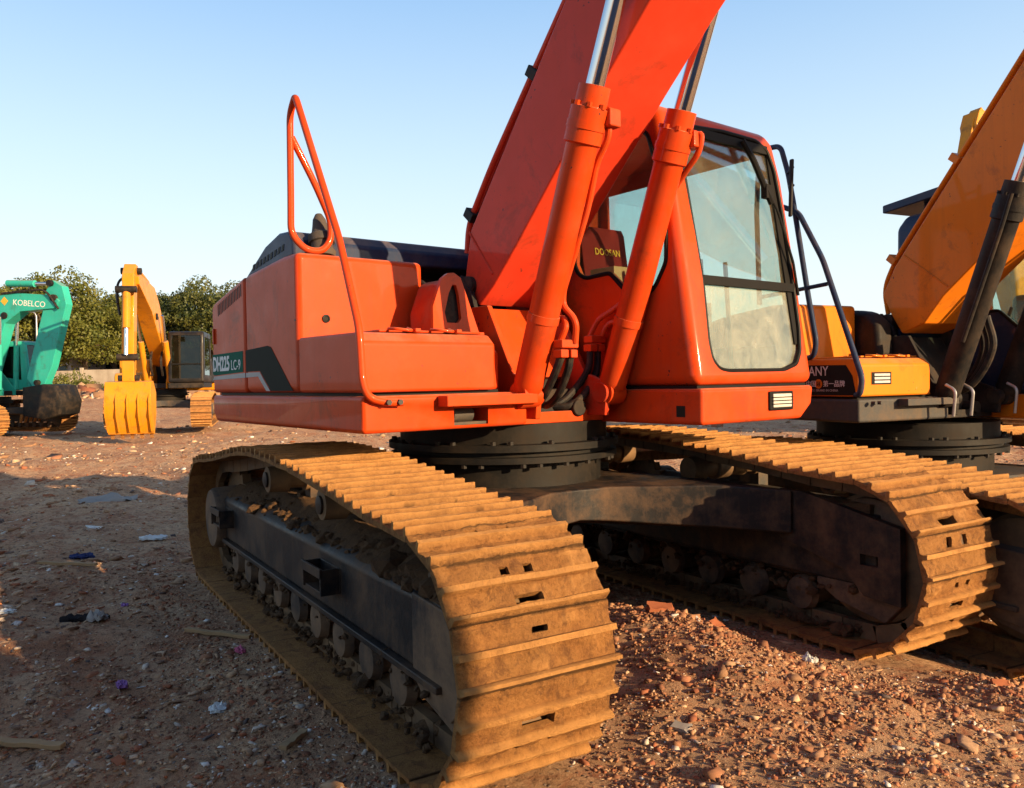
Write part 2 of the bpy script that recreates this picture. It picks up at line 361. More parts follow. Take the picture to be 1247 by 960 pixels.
def stone_mat(name, stops):
    m, nt, p, _ = mat_new(name); g = nt.nodes.new('ShaderNodeNewGeometry')
    c = ramp(nt, g.outputs['Random Per Island'], stops); nt.nodes[-1].color_ramp.interpolation = 'CONSTANT'
    nn = noise(nt, 45, 6, .7, coord='World'); c = mix(nt, ramp(nt, nn, [(.35, .5), (.6, 0.0)]), c, (.13, .08, .055))
    nt.links.new(c, p.inputs['Base Color']); p.inputs['Roughness'].default_value = .9; p.inputs['Specular IOR Level'].default_value = .2
    bump(nt, p, nn, .4, .002); return m
M['rubble'] = stone_mat('broken_brick_and_stone', [(0, (.34, .12, .06)), (.12, (.30, .17, .095)), (.36, (.46, .29, .17)), (.56, (.20, .12, .08)), (.64, (.56, .40, .26)), (.78, (.40, .17, .09)), (.84, (.58, .50, .41)), (.91, (.10, .08, .075)), (.96, (.72, .70, .65))])
M['clod'] = stone_mat('earth_clod', [(0, (.30, .14, .075)), (.25, (.38, .19, .10)), (.5, (.25, .11, .06)), (.7, (.44, .25, .14)), (.9, (.34, .12, .06))])
_ico = [(-1, -1, -1), (1, -1, -1), (1, 1, -1), (-1, 1, -1), (-1, -1, 1), (1, -1, 1), (1, 1, 1), (-1, 1, 1)]
def scatter_rubble(name, n, sampler, sizer, flat=.42, mat='rubble'):
    """angular broken pieces, all in one mesh"""
    V = []; F = []; base = np.array(_ico, float); fq = np.array([(0, 3, 2, 1), (4, 5, 6, 7), (0, 1, 5, 4), (1, 2, 6, 5), (2, 3, 7, 6), (3, 0, 4, 7)])
    pts = sampler(n); n = len(pts); z = hground(pts[:, 0], pts[:, 1]); s = sizer(pts)
    v = np.repeat(base[None], n, 0)+rng.normal(0, .36, (n, 8, 3)); v[:, 4:, :2] *= rng.uniform(.6, 1.0, (n, 1, 1))
    sc = np.stack([s*rng.uniform(.6, 1.7, n), s*rng.uniform(.5, 1.1, n), s*flat*rng.uniform(.4, 1.2, n)], -1)*.5
    v = v*sc[:, None]
    tx = rng.normal(0, .35, n); c, sn = np.cos(tx)[:, None], np.sin(tx)[:, None]
    v = np.stack([v[..., 0], v[..., 1]*c-v[..., 2]*sn, v[..., 1]*sn+v[..., 2]*c], -1)
    a = rng.uniform(0, 6.28, n); c, sn = np.cos(a)[:, None], np.sin(a)[:, None]
    v = np.stack([v[..., 0]*c-v[..., 1]*sn, v[..., 0]*sn+v[..., 1]*c, v[..., 2]], -1)
    v += np.stack([pts[:, 0], pts[:, 1], z+sc[:, 2]*.35], -1)[:, None]
    q = (fq[None]+(np.arange(n)*8)[:, None, None]).reshape(-1, 4)
    me = bpy.data.meshes.new(name); me.vertices.add(n*8); me.vertices.foreach_set('co', v.astype(np.float32).ravel())
    me.loops.add(q.size); me.loops.foreach_set('vertex_index', q.ravel().astype(np.int32))
    me.polygons.add(len(q)); me.polygons.foreach_set('loop_start', np.arange(0, q.size, 4, dtype=np.int32)); me.update(calc_edges=True)
    me.materials.append(M[mat]); o = bpy.data.objects.new(name, me); col.objects.link(o); return o
def view_sampler(dmin, dmax, spread=.78, power=1.0):
    def f(n):
        t = rng.uniform(0, 1, n); d = 1/((1/dmin)*(1-t)+(1/dmax)*t)**power if power == 1.0 else dmin+(dmax-dmin)*t**power
        l = rng.uniform(-spread, spread, n)*d
        x = CAM.x+fwv.x*d+rv.x*l; y = CAM.y+fwv.y*d+rv.y*l
        # clumps: drop points where a low-frequency noise is low
        keep = vnoise(x*1.1, y*1.1, 21)+vnoise(x*4, y*4, 22)*.7 > rng.uniform(-.75, .35, n)
        under = (np.abs(x) < 2.15) & (np.abs(np.abs(y)-1.195) < .3)
        k = keep & ~under; return np.stack([x[k], y[k]], -1)
    return f
def dist_of(p): return np.hypot(p[:, 0]-CAM.x, p[:, 1]-CAM.y)
def grit_size(p): d = dist_of(p); return np.minimum(.0026+.0019*d, .065)*rng.lognormal(-.25, .6, len(p))
o = scatter_rubble('rubble', 125000, view_sampler(1.5, 34), grit_size); tag(o, 'broken brick and stone chips strewn over the reddish ground', 'rubble', kind='stuff')
def chunk_size(p): d = dist_of(p); return np.minimum(.011+.0045*d, .12)*rng.lognormal(-.25, .45, len(p))
o = scatter_rubble('brick_rubble', 420, view_sampler(1.8, 26), chunk_size, .5); tag(o, 'larger chunks of brick and concrete lying among the chips', 'rubble', kind='stuff')
def rng_edge(n):  # spill of clods around the ridge and the track fronts
    a = []
    for cx, cy, sx, sy, k in ((1.35, .15, .7, .3, .45), (2.35, -.6, .25, .5, .2), (2.45, 1.2, .25, .4, .25), (-.6, -1.75, 1.2, .12, .1)):
        kk = int(n*k); a.append(np.stack([rng.normal(cx, sx, kk), rng.normal(cy, sy, kk)], -1))
    a = np.concatenate(a); u = (np.abs(a[:, 0]) < 2.2) & (np.abs(np.abs(a[:, 1])-1.195) < .33); return a[~u]
o = scatter_rubble('earth_clods', 13000, rng_edge, lambda p: rng.lognormal(-4.8, .5, len(p)), .7, 'clod'); tag(o, 'crumbled earth clods heaped between the two tracks of the red excavator', 'earth clods', kind='stuff')

# ------------------------------------------------------------------ undercarriage
PITCHN = 49
def track_path(n=PITCHN):
    P = []
    for X in np.linspace(-1.72, 1.72, 24): P.append((X, .05))
    for a in np.linspace(-80, 80, 15): P.append((1.79+.405*math.cos(R(a)), .462+.412*math.sin(R(a))))
    P += [(1.72, .880), (1.45, .895), (1.1, .935), (.8, .962), (.55, .985), (.25, 1.004), (0, 1.013), (-.3, 1.016), (-.6, 1.0), (-.9, .965), (-1.2, .925), (-1.5, .893), (-1.68, .878)]
    for a in np.linspace(98, 262, 15): P.append((-1.79+.405*math.cos(R(a)), .457+.410*math.sin(R(a))))
    P.append(P[0]); P = np.array(P); d = np.r_[0, np.cumsum(np.hypot(*np.diff(P, axis=0).T))]
    s = (np.arange(n)+.37)*d[-1]/n
    def at(t): t = t % d[-1]; return np.array([np.interp(t, d, P[:, 0]), np.interp(t, d, P[:, 1])])
    out = []
    for t in s:
        a, b = at(t-.09), at(t+.09); c = (a+b)/2*.5+at(t)*.5; tg = (b-a)/np.hypot(*(b-a)); out.append((c, tg))
    return out, d[-1]/n
TP, PITCH_L = track_path()
def shoe_mesh(seed, mud=True):
    """x = along travel, y = width, z = outward"""
    L = PITCH_L+.006; W = .6; nx, ny = (22, 52) if mud else (9, 8)
    if mud: xs = np.array([-.5*L, -.1, -.0990, -.094, -.0885, -.083, -.0775, -.0765, -.068, -.058, -.048, -.038, -.028, -.018, -.006, .001, .0020, .007, .012, .017, .0220, .0230, .032, .042, .052, .062, .072, .081, .086, .088, .094, .1005, .5*L])
    else: xs = np.array([-.5, -.44, -.40, -.34, 0, .05, .09, .14, .5])*L
    ys = np.linspace(-W/2, W/2, ny)
    X, Y = np.meshgrid(xs, ys, indexing='ij')
    def ridge(c, w, h): return h*np.clip((w+.0005-np.abs(X-c))/.0015, 0, 1)
    Z = .012+np.maximum.reduce([ridge(-.088, .0110, .038), ridge(.012, .0110, .035), ridge(.094, .007, .006)])
    if mud:
        Z = Z*(1+.10*vnoise(Y*18+seed*3, X*2, seed))
        fill = np.clip(vnoise(X*16+seed*7, Y*9, seed+10)+.18, 0, 1)*.024+np.abs(vnoise(X*60, Y*55+seed, seed+20))*.016
        Z = np.maximum(Z, .012+fill*(1-np.clip((Z-.012)/.02, 0, .85)))+vnoise(X*90, Y*80, seed+30)*.0035
        Xo = X+vnoise(Y*10+seed, X*0, seed+5)*.0025
        Yo = Y+vnoise(X*50+seed, Y*0, seed+6)*.003
    else: Xo, Yo = X, Y
    bm = bmesh.new(); nX, nY = X.shape
    T = [[bm.verts.new((Xo[i, j], Yo[i, j], Z[i, j])) for j in range(nY)] for i in range(nX)]
    B = [[bm.verts.new((X[i, j], Y[i, j], -.002)) for j in range(nY)] for i in range(nX)]
    def hole(i, j):
        if not mud: return False
        x = (X[i, j]+X[i+1, j])/2; y = (Y[i, j]+Y[i, j+1])/2
        k = seed % 4
        if k == 0: return abs(y) < .070 and -.070 < x < -.030
        if k == 1: return abs(abs(y)-.060) < .024 and .030 < x < .078
        if k == 2: return (abs(y) < .050 and -.066 < x < -.034) or (abs(abs(y)-.05) < .018 and .04 < x < .072)
        return abs(y-.01) < .030 and .040 < x < .066
    H = [[hole(i, j) for j in range(nY-1)] for i in range(nX-1)]
    for i in range(nX-1):
        for j in range(nY-1):
            if H[i][j]: continue
            bm.faces.new((T[i][j], T[i+1][j], T[i+1][j+1], T[i][j+1])); bm.faces.new((B[i][j], B[i][j+1], B[i+1][j+1], B[i+1][j]))
            for (di, dj, a, b) in ((-1, 0, (i, j), (i, j+1)), (1, 0, (i+1, j+1), (i+1, j)), (0, -1, (i+1, j), (i, j)), (0, 1, (i, j+1), (i+1, j+1))):
                ii, jj = i+di, j+dj
                if ii < 0 or jj < 0 or ii >= nX-1 or jj >= nY-1 or H[ii][jj]:
                    bm.faces.new((T[a[0]][a[1]], T[b[0]][b[1]], B[b[0]][b[1]], B[a[0]][a[1]]))
    bmesh.ops.recalc_face_normals(bm, faces=bm.faces)
    for v in [v for v in bm.verts if not v.link_faces]: bm.verts.remove(v)
    me = bpy.data.meshes.new('track_shoe'); bm.to_mesh(me); bm.free(); me.materials.append(M['shoe'])
    at_ = me.attributes.new('bar', 'FLOAT', 'POINT'); at_.data.foreach_set('value', [min(1, max(0, (v.co.z-.024)/.010)) for v in me.vertices])
    at_ = me.attributes.new('rim', 'FLOAT', 'POINT'); at_.data.foreach_set('value', [1.0 if abs(v.co.x) > .1 else 0.0 for v in me.vertices])
    me.polygons.foreach_set('use_smooth', [True]*len(me.polygons)); me.set_sharp_from_angle(angle=R(50))
    return me
SHOES = [shoe_mesh(k) for k in range(8)]
SIMPLE = shoe_mesh(0, False)
def shoe_matrix(c, tg, y):
    t = Vector((tg[0], 0, tg[1])); n = Vector((tg[1], 0, -tg[0]))
    return Matrix(((t.x, 0, n.x, c[0]), (0, 1, 0, y), (t.z, 0, n.z, c[1]), (0, 0, 0, 1)))
def add_mesh(bm, me, mtx):
    t = bmesh.new(); t.from_mesh(me); t.transform(mtx); tmp = bpy.data.meshes.new('tmp'); t.to_mesh(tmp); t.free(); bm.from_mesh(tmp); bpy.data.meshes.remove(tmp)

def undercarriage(root, detail=2, rz=0, framemat='under'):
    fm = M[framemat]
    for s in (-1, 1):
        yc = 1.195*s
        bm = BM()
        for (c, tg) in TP:
            mt = shoe_matrix(c, tg, yc)
            for dy in (-.085, .085):
                t = bmesh.new(); box(t, -.095, .095, dy-.022, dy+.022, -.085, -.002); t.transform(mt)
                tmp = bpy.data.meshes.new('t'); t.to_mesh(tmp); t.free(); bm.from_mesh(tmp); bpy.data.meshes.remove(tmp)
            if detail > 1:
                cp = mt @ Vector((.09, 0, -.05)); cyl(bm, cp+Vector((0, -.1, 0)), cp+Vector((0, .1, 0)), .028, n=8)
        if detail == 2:
            chain = obj('track_chain', bm, M['link'], root, rz=rz)
            order = rng.integers(0, 8, PITCHN)
            for i, (c, tg) in enumerate(TP):
                k = int((i*3+(s > 0)*2) % 4)+4*int(order[i] % 2)
                o = bpy.data.objects.new('track_shoe', SHOES[k]); col.objects.link(o); o.parent = chain
                o.matrix_local = shoe_matrix(c, tg, yc) @ Matrix.Rotation(rng.normal(0, .012), 4, 'Y')
        else:
            for i, (c, tg) in enumerate(TP): add_mesh(bm, SHOES[i % 8] if detail == 1 else SIMPLE, shoe_matrix(c, tg, yc))
            chain = obj('track_chain', bm, M['shoe'], root, rz=rz, smooth=50)
        # track frame: box beam with sloping top
        def Y(y): return s*y
        bm = BM()
        sec = [(1.345, .335), (1.345, .600), (1.325, .625), (1.16, .705), (1.08, .705), (1.045, .66), (1.045, .335)]
        xs = [-1.74, 1.86]; rings = [[bm.verts.new((x, Y(a), b)) for a, b in sec] for x in xs]
        n = len(sec); fs = [bm.faces.new(rings[0]), bm.faces.new(rings[1][::-1])]
        for i in range(n): fs.append(bm.faces.new((rings[0][i], rings[1][i], rings[1][(i+1) % n], rings[0][(i+1) % n])))
        bmesh.ops.recalc_face_normals(bm, faces=fs)
        fr = obj('track_frame', bm, fm, root, bevel=.012, rz=rz)
        bm = BM(); box(bm, -1.72, 1.80, *sorted((Y(1.10), Y(1.372))), .305, .333); obj('frame_flange', bm, fm, fr, bevel=.006)
        # front guard plates both sides
        bm = BM()
        prism(bm, [(1.30, .79), (1.46, .785), (2.02, .664), (2.02, .285), (1.82, .30), (1.70, .42), (1.30, .52)], Y(1.0), Y(1.042))
        gp = obj('guard_plate', bm, fm, root, rz=rz)
        bm2 = BM(); prism(bm2, [(1.80, .455), (1.90, .455), (1.90, .51), (1.80, .51)], Y(.9), Y(1.1)); cu = obj('cut', bm2, None, rz=rz); 
        if rz == 0 and root.rotation_euler.z == 0 and detail == 2:
            cu.location = root.location; boolean(gp, [cu])
        else: bpy.data.objects.remove(cu)
        bm = BM(); prism(bm, [(1.55, .335), (1.55, .62), (1.95, .60), (2.03, .55), (2.03, .36), (1.86, .22), (1.62, .25)], Y(1.30), Y(1.348))
        prism(bm, [(1.50, .30), (1.62, .23), (1.90, .17), (2.0, .28), (1.9, .34), (1.5, .335)], Y(1.05), Y(1.335))
        obj('idler_guard', bm, M['mudmetal'], fr, bevel=.008)
        if detail >= 1:
            for X0 in (-1.50, .62):   # step brackets on the outer plate
                bm = BM(); box(bm, X0-.14, X0+.14, *sorted((Y(1.346), Y(1.352))), .44, .56)
                for q in (-.13, .13): box(bm, X0+q-.008, X0+q+.008, *sorted((Y(1.353), Y(1.44))), .44, .56)
                box(bm, X0-.138, X0+.138, *sorted((Y(1.43), Y(1.444))), .52, .565); box(bm, X0-.12, X0+.12, *sorted((Y(1.353), Y(1.43))), .44, .452)
                obj('step', bm, fm, fr, bevel=.004)
        # rollers, idler, sprocket, motor
        for k, X in enumerate(np.linspace(-1.38, 1.38, 9)):
            bm = BM(); lathe(bm, [(.05, -.145), (.085, -.14), (.10, -.10), (.075, -.09), (.075, .09), (.10, .10), (.085, .14), (.05, .145)], (X, yc, .215), 'y', 18)
            obj('bottom_roller', bm, M['mudmetal'], root, rz=rz)
        for X in (-.42, .55):
            zt = np.interp(X, [-.42, .55], [.86, .83])
            bm = BM(); lathe(bm, [(.03, -.17), (.075, -.165), (.08, -.05), (.06, -.045), (.06, .045), (.08, .05), (.075, .165), (.03, .17)], (X, yc, zt), 'y', 20)
            cr = obj('carrier_roller', bm, M['link'], root, rz=rz)
            bm = BM(); box(bm, X-.05, X+.05, *sorted((Y(1.03), Y(1.12))), .62, zt+.02); cyl(bm, (X, yc, zt), (X, yc+s*-.16, zt), .03); obj('roller_bracket', bm, fm, cr)
            bm = BM(); lathe(bm, [(.045, 0), (.045, .02), (.02, .028)], (X, Y(1.355), zt), (0, s, 0)); obj('hub_cap', bm, fm, cr)
        bm = BM(); lathe(bm, [(.10, -.13), (.16, -.12), (.30, -.10), (.315, -.09), (.32, -.045), (.34, -.04), (.34, .04), (.32, .045), (.315, .09), (.30, .10), (.16, .12), (.10, .13)], (1.79, yc, .462), 'y', 40)
        obj('idler_wheel', bm, M['link'], root, rz=rz)
        bm = BM(); T = 21; pts = []
        for i in range(T*4):
            a = 2*math.pi*i/(T*4); rr = (.325, .345, .37, .345)[i % 4]; pts.append((-1.79+rr*math.cos(a), .457+rr*math.sin(a)))
        prism(bm, pts, yc-.03, yc+.03); spk = obj('sprocket', bm, M['link'], root, rz=rz)
        bm = BM(); lathe(bm, [(.05, -.26), (.26, -.25), (.27, -.06), (.23, -.05), (.215, .19), (.20, .212), (.05, .22)], (-1.79, yc, .457), (0, s, 0), 36)
        obj('travel_motor', bm, M['mudmetal'], root, rz=rz)
    # X shaped centre frame
    q = [(.80, 0), (.82, .2), (.98, .45), (1.12, .68), (1.40, .985), (.75, .985), (.5, .74)]
    P = q+[(0, .68)]+[(-a, b) for a, b in q[::-1]]+[(-a, -b) for a, b in q[1:]]+[(0, -.68)]+[(a, -b) for a, b in q[1:][::-1]]
    bm = BM(); prism(bm, P, .56, .815, 'z')
    for f in bm.verts:
        if f.co.z > .7 and abs(f.co.y) > .9: f.co.z = .79
        if f.co.z < .7: f.co.z = .64-.09*min(1, abs(f.co.y))
    obj('centre_frame', bm, fm, root, bevel=.012, rz=rz)
    bm = BM(); lathe(bm, [(.60, .80), (.60, .955), (.70, .957), (.70, .99), (.66, .993), (.66, 1.02), (.71, 1.022), (.71, 1.06), (.64, 1.062), (.64, 1.172)], (0, 0, 0), 'z', 64)
    sr = obj('swing_ring', bm, M['ring'], root, rz=rz)
    if detail >= 1:
        bm = BM(); cyl(bm, (0, 0, 0), (0, 0, .022), .017, n=6); b0 = obj('bolt', bm, M['black'], sr, smooth=0); me_ = b0.data; b0.location = (.675, 0, .935)
        for i in range(1, 26):
            a = 2*math.pi*i/26; o = bpy.data.objects.new('bolt', me_); col.objects.link(o); o.parent = sr; o.location = (.675*math.cos(a), .675*math.sin(a), .935 if i % 2 else 1.058)
            o2 = bpy.data.objects.new('bolt', me_); col.objects.link(o2); o2.parent = sr; o2.location = (.68*math.cos(a+.1), .68*math.sin(a+.1), .935 if i % 2 == 0 else 1.058)

# ------------------------------------------------------------------ upper structure
def upper(root, rz, S):
    """S: colours + switches. geometry in (u forward, v left, z up)"""
    P = S['paint']; FR = S['frame']; main = S['main']
    kw = dict(rz=rz)
    # --- swing frame and skirt
    bm = BM(); prism(bm, [(-1.33, 1.24), (-1.28, 1.185), (.712, 1.178), (.712, 1.352), (-1.33, 1.352)], -1.355, -.385)
    sk = obj('side_skirt', bm, FR, root, bevel=.02, **kw)
    if main:
        bm2 = BM(); box(bm2, .45, .9, -.855, -.645, 1.195, 1.279); cu = obj('cut', bm2, None, rz=rz)
        boolean(sk, [cu])
        bm = BM(); cyl(bm, (.60, -.80, 1.245), (.60, -.68, 1.245), .038, n=16); box(bm, .50, .56, -.85, -.65, 1.20, 1.275); box(bm, .55, .70, -.85, -.65, 1.196, 1.21)
        obj('frame_valve', bm, M['grey'], sk)
    bm = BM(); box(bm, .714, .80, -.95, -.385, 1.292, 1.345); obj('front_step', bm, FR, sk, bevel=.006)
    bm = BM(); box(bm, -1.3, .58, -.384, .285, 1.172, 1.20); box(bm, .56, .60, -.384, .285, 1.172, 1.235); box(bm, -1.3, -.3, -.384, .285, 1.21, 1.6)
    obj('floor_plate', bm, S.get('floor', FR), root, bevel=.005, **kw)
    # --- counterweight
    cwp = [(-1.36, -1.30), (-1.9, -1.10), (-2.4, -.80), (-2.66, -.4), (-2.74, 0), (-2.66, .4), (-2.4, .85), (-1.9, 1.22), (-1.36, 1.355)]
    bm = BM(); prism(bm, cwp, 1.24, 1.92, 'z'); obj('counterweight', bm, S.get('cw', P), root, bevel=.06, seg=3, **kw)
    # --- house panels on the right side
    bm = BM(); prism(bm, [(-.742, 1.368), (.010, 1.368), (.010, 2.105), (-.20, 2.105), (-.742, 2.062)], -1.350, -.575)
    hood = obj('hood_panel', bm, P, root, bevel=.035, seg=4, **kw)
    bm = BM(); prism(bm, [(-1.335, 1.368), (-.748, 1.368), (-.748, 2.060), (-1.30, 1.945), (-1.335, 1.91)], -1.350, -.575)
    rear = obj('service_door', bm, P, root, bevel=.03, seg=3, **kw)
    bm = BM()
    for i in range(16):      # louvre slots
        u = -1.21+i*.027
        zt = np.interp(u, [-1.21, -.78], [1.905, 2.0])
        prism(bm, [(u, zt-.05), (u+.012, zt-.05), (u+.012, zt+.022), (u, zt+.022)], -1.3515, -1.349)
    obj('louvre', bm, M['seal'], rear, smooth=0)
    bm = BM(); box(bm, -1.295, -1.275, -1.362, -1.3495, 1.68, 1.78); obj('door_handle', bm, S.get('handle', P), rear, bevel=.004)
    # left side house behind the cab and rear deck
    bm = BM(); prism(bm, [(-1.335, 1.368), (-.60, 1.368), (-.60, 2.05), (-1.30, 2.0), (-1.335, 1.95)], .40, 1.35)
    obj('left_panel', bm, P, root, bevel=.03, **kw)
    bm = BM(); prism(bm, [(-1.335, 1.368), (-.32, 1.368), (-.32, 2.07), (-1.335, 2.0)], -.574, .399)
    obj('engine_bay', bm, M['black'], root, bevel=.02, **kw)
    if S.get('cover'):
        bm = BM(); prism(bm, [(-.96, 2.06), (-.20, 2.112), (-.20, 2.20), (-.26, 2.262), (-.40, 2.27), (-.60, 2.225)], -1.275, .40)
        cv = obj('engine_cover', bm, S['cover'], root, bevel=.02, seg=3, **kw)
        bm = BM()
        for i in range(9): prism(bm, [(-.80+i*.055, 2.10+i*.007), (-.765+i*.055, 2.105+i*.007), (-.755+i*.055, 2.14+i*.007), (-.785+i*.055, 2.135+i*.007)], -1.2775, -1.274)
        obj('cover_vent', bm, M['seal'], cv, smooth=0)
        bm = BM(); lathe(bm, [(.065, 0), (.072, .03), (.06, .05), (.06, .085), (.072, .09), (.072, .13), (.05, .15), (.042, .19), (.036, .23), (.02, .262), (.004, .27)], (-.13, -1.13, 2.105), (-.30, 0.05, 1), 24)
        obj('exhaust_pipe', bm, M['grey'], root, **kw)
    # --- tool box
    bm = BM(); prism(bm, [(.016, 1.368), (.710, 1.368), (.712, 1.60), (.655, 1.650), (.016, 1.655)], -1.352, -.500)
    bmesh.ops.recalc_face_normals(bm, faces=bm.faces)
    ed = [e for e in bm.edges if abs(e.verts[0].co.x-e.verts[1].co.x) < .09 and all(v.co.x > .6 for v in e.verts) and all(v.co.y > -.51 for v in e.verts) and abs(e.verts[0].co.z-e.verts[1].co.z) > .01]
    bmesh.ops.bevel(bm, geom=ed, offset=.09, segments=5, affect='EDGES', clamp_overlap=True)
    tb = obj('toolbox', bm, P, root, bevel=.025, seg=4, **kw)
    bm = BM(); box(bm, .05, .60, -1.20, -.60, 1.656, 1.668); obj('lid', bm, P, tb, bevel=.005)
    for vv in (-1.10, -.86):
        bm = BM(); tube(bm, [(.60, vv-.05, 1.672), (.66, vv-.04, 1.668), (.675, vv+.04, 1.660), (.61, vv+.05, 1.675)], .008, rad=.02); box(bm, .60, .68, vv+.055, vv+.085, 1.655, 1.672)
        obj('latch', bm, P, tb, bevel=.003)
    bm = BM(); lathe(bm, [(.022, 0), (.022, .006), (.014, .007), (.012, .003)], (.0115, -1.19, 1.76), (1, 0, 0), 20); obj('plug', bm, M['seal'], hood)
    if main:
        bm = BM(); prism(bm, [(-1.30, 1.478), (-.785, 1.492), (-.785, 1.618), (-1.325, 1.612), (-1.325, 1.49)], -1.3525, -1.3515); obj('green_stripe', bm, M['green'], rear, smooth=0)
        bm = BM(); prism(bm, [(-.738, 1.492), (-.52, 1.492), (-.36, 1.378), (-.062, 1.378), (-.352, 1.622), (-.40, 1.632), (-.738, 1.619)], -1.3525, -1.3515); obj('charcoal_stripe', bm, M['char'], hood, smooth=0)
        bm = BM(); prism(bm, [(-.738, 1.458), (-.55, 1.462), (-.43, 1.378), (-.375, 1.378), (-.525, 1.486), (-.738, 1.486)], -1.3525, -1.3515); obj('grey_stripe', bm, M['greyprint'], hood, smooth=0)
        bm = BM(); prism(bm, [(-1.325, 1.45), (-.752, 1.458), (-.752, 1.486), (-1.30, 1.472)], -1.3523, -1.3513); obj('grey_stripe', bm, M['greyprint'], rear, smooth=0)
        text('model_lettering', 'DH225', .125, M['white'], (-1.315, -1.3535, 1.508), (1, 0, 0), (0, .0, 1), rear, sx=.82, bold=.004)
        text('model_lettering', 'LC-9', .088, M['white'], (-.985, -1.3535, 1.508), (1, 0, 0), (0, .0, 1), rear, sx=.92)
    else:
        bm = BM(); prism(bm, [(.03, 1.378), (.69, 1.378), (.66, 1.52), (.60, 1.60), (.03, 1.61)], -1.3548, -1.3535); obj('black_decal', bm, M['seal'], tb, smooth=0)
        text('brand_lettering', 'SANY', .105, M['white'], (.20, -1.356, 1.525), (1, 0, 0), (0, 0, 1), tb, sx=.9)
        text('slogan_lettering', '中国', .052, M['white'], (.215, -1.356, 1.445), (1, 0, 0), (0, 0, 1), tb)
        text('slogan_lettering', '第一品牌', .052, M['white'], (.385, -1.356, 1.445), (1, 0, 0), (0, 0, 1), tb)
        text('slogan_lettering', 'NO.1 BRAND IN CHINA', .026, M['greyprint'], (.25, -1.356, 1.405), (1, 0, 0), (0, 0, 1), tb)
        bm = BM(); lathe(bm, [(.036, 0), (.036, .002)], (.34, -1.3548, 1.463), (0, -1, 0)); obj('round_emblem', bm, M['orange'], tb)
        text('emblem_character', '冠', .04, M['seal'], (.321, -1.3585, 1.448), (1, 0, 0), (0, 0, 1), tb)
        bm = BM(); box(bm, .706, .716, -1.22, -1.02, 1.455, 1.545); fr_ = obj('front_vent', bm, M['seal'], tb)
        bm = BM()
        for i in range(3): box(bm, .716, .722, -1.20, -1.04, 1.465+i*.026, 1.482+i*.026)
        obj('vent_slat', bm, M['steel'], fr_)
    # --- bracket box with the oval opening
    if main:
        bm = BM(); pts = [(-.715, 1.668), (-.715, 1.82), (-.655, 1.975), (-.615, 2.005), (-.575, 2.01), (-.53, 1.985), (-.405, 1.668)]
        prism(bm, pts, .30, .325, 'u'); br = obj('pipe_bracket', bm, P, root, rz=rz)
        bm2 = BM(); prism(bm2, [(-.625, 1.735), (-.64, 1.79), (-.61, 1.90), (-.585, 1.945), (-.56, 1.94), (-.545, 1.89), (-.53, 1.76), (-.55, 1.735)], .2, .4, 'u'); cu = obj('cut', bm2, None, rz=rz); boolean(br, [cu])
        bm = BM(); prism(bm, [(-.70, 1.67), (-.70, 1.80), (-.64, 1.955), (-.59, 1.985), (-.54, 1.965), (-.44, 1.67)], .05, .29, 'u'); obj('bracket_box', bm, M['reddark'], br, bevel=.02)
        bm = BM(); prism(bm, [(-.66, 1.72), (-.66, 1.95), (-.52, 1.95), (-.50, 1.72)], .291, .297, 'u'); obj('opening_shade', bm, M['hose'], br)  # black plate stands in for the shade inside the oval hole
        bm = BM(); box(bm, .25, .36, -.80, -.40, 1.669, 1.684); obj('bracket_flange', bm, P, br, bevel=.003)
        bm = BM(); tube(bm, spline([(.05, -.46, 1.70), (.04, -.44, 1.85), (-.06, -.42, 1.98), (-.3, -.40, 2.0)]), .022, rad=0)
        tube(bm, spline([(-.05, -.52, 1.7), (.02, -.54, 1.9), (-.1, -.52, 2.0), (-.3, -.45, 2.0)]), .02, rad=0)
        obj('hose_bundle', bm, M['hose'], root, **kw)
    else:
        bm = BM(); prism(bm, [(-.15, 1.66), (.22, 1.66), (.20, 1.95), (.08, 2.05), (-.10, 2.08), (-.20, 2.0)], -.56, -.37); obj('bay_cover', bm, M['black'], root, bevel=.05, seg=3, **kw)
    # --- boom foot brackets
    bqr = [(-.35, 1.205), (.74, 1.205), (.76, 1.36), (.70, 1.41), (.55, 1.45), (.33, 1.84), (-.10, 1.84), (-.35, 1.45)]
    bql = [(-.35, 1.205), (.74, 1.205), (.76, 1.36), (.70, 1.41), (.58, 1.45), (.26, 1.98), (.16, 2.08), (.02, 2.10), (-.10, 2.0), (-.35, 1.45)]
    for v0, bq in ((-.355, bqr), (.155, bql)):
        bm = BM(); prism(bm, bq, v0, v0+.035); cyl(bm, (.71, v0-.012, 1.335), (.71, v0+.047, 1.335), .06)
        obj('boom_bracket', bm, M['reddark'] if main and v0 > 0 else S['bracket'], root, bevel=.006, **kw)
    bm = BM(); cyl(bm, (.11, -.345, 1.97), (.11, .19, 1.97), .06); prism(bm, [(-.02, 1.841), (.20, 1.841), (.17, 1.93), (.06, 2.04), (-.02, 2.0)], -.352, -.322); obj('foot_pin', bm, M['hose'], root, bevel=.004, **kw)
    bm = BM(); prism(bm, [(.22, 1.82), (.25, 1.83), (.46, 1.43), (.43, 1.42)], -.319, .154); obj('bracket_web', bm, S['bracket'], root, **kw)
    # --- boom
    bp = S['boompts']; v0, v1 = S['boomv']
    bm = BM(); prism(bm, bp, v0, v1); boom = obj('boom', bm, S['boom'], root, bevel=.012, seg=2, **kw)
    bm = BM(); ix = S['rail_pts']
    for k in (0, .052):
        tube(bm, [(a-.020-k*.3, v0+.06+k, b+.035+k*.3) for a, b in ix], .019, rad=.12)
    pp = obj('boom_pipe', bm, S['boom'], boom)
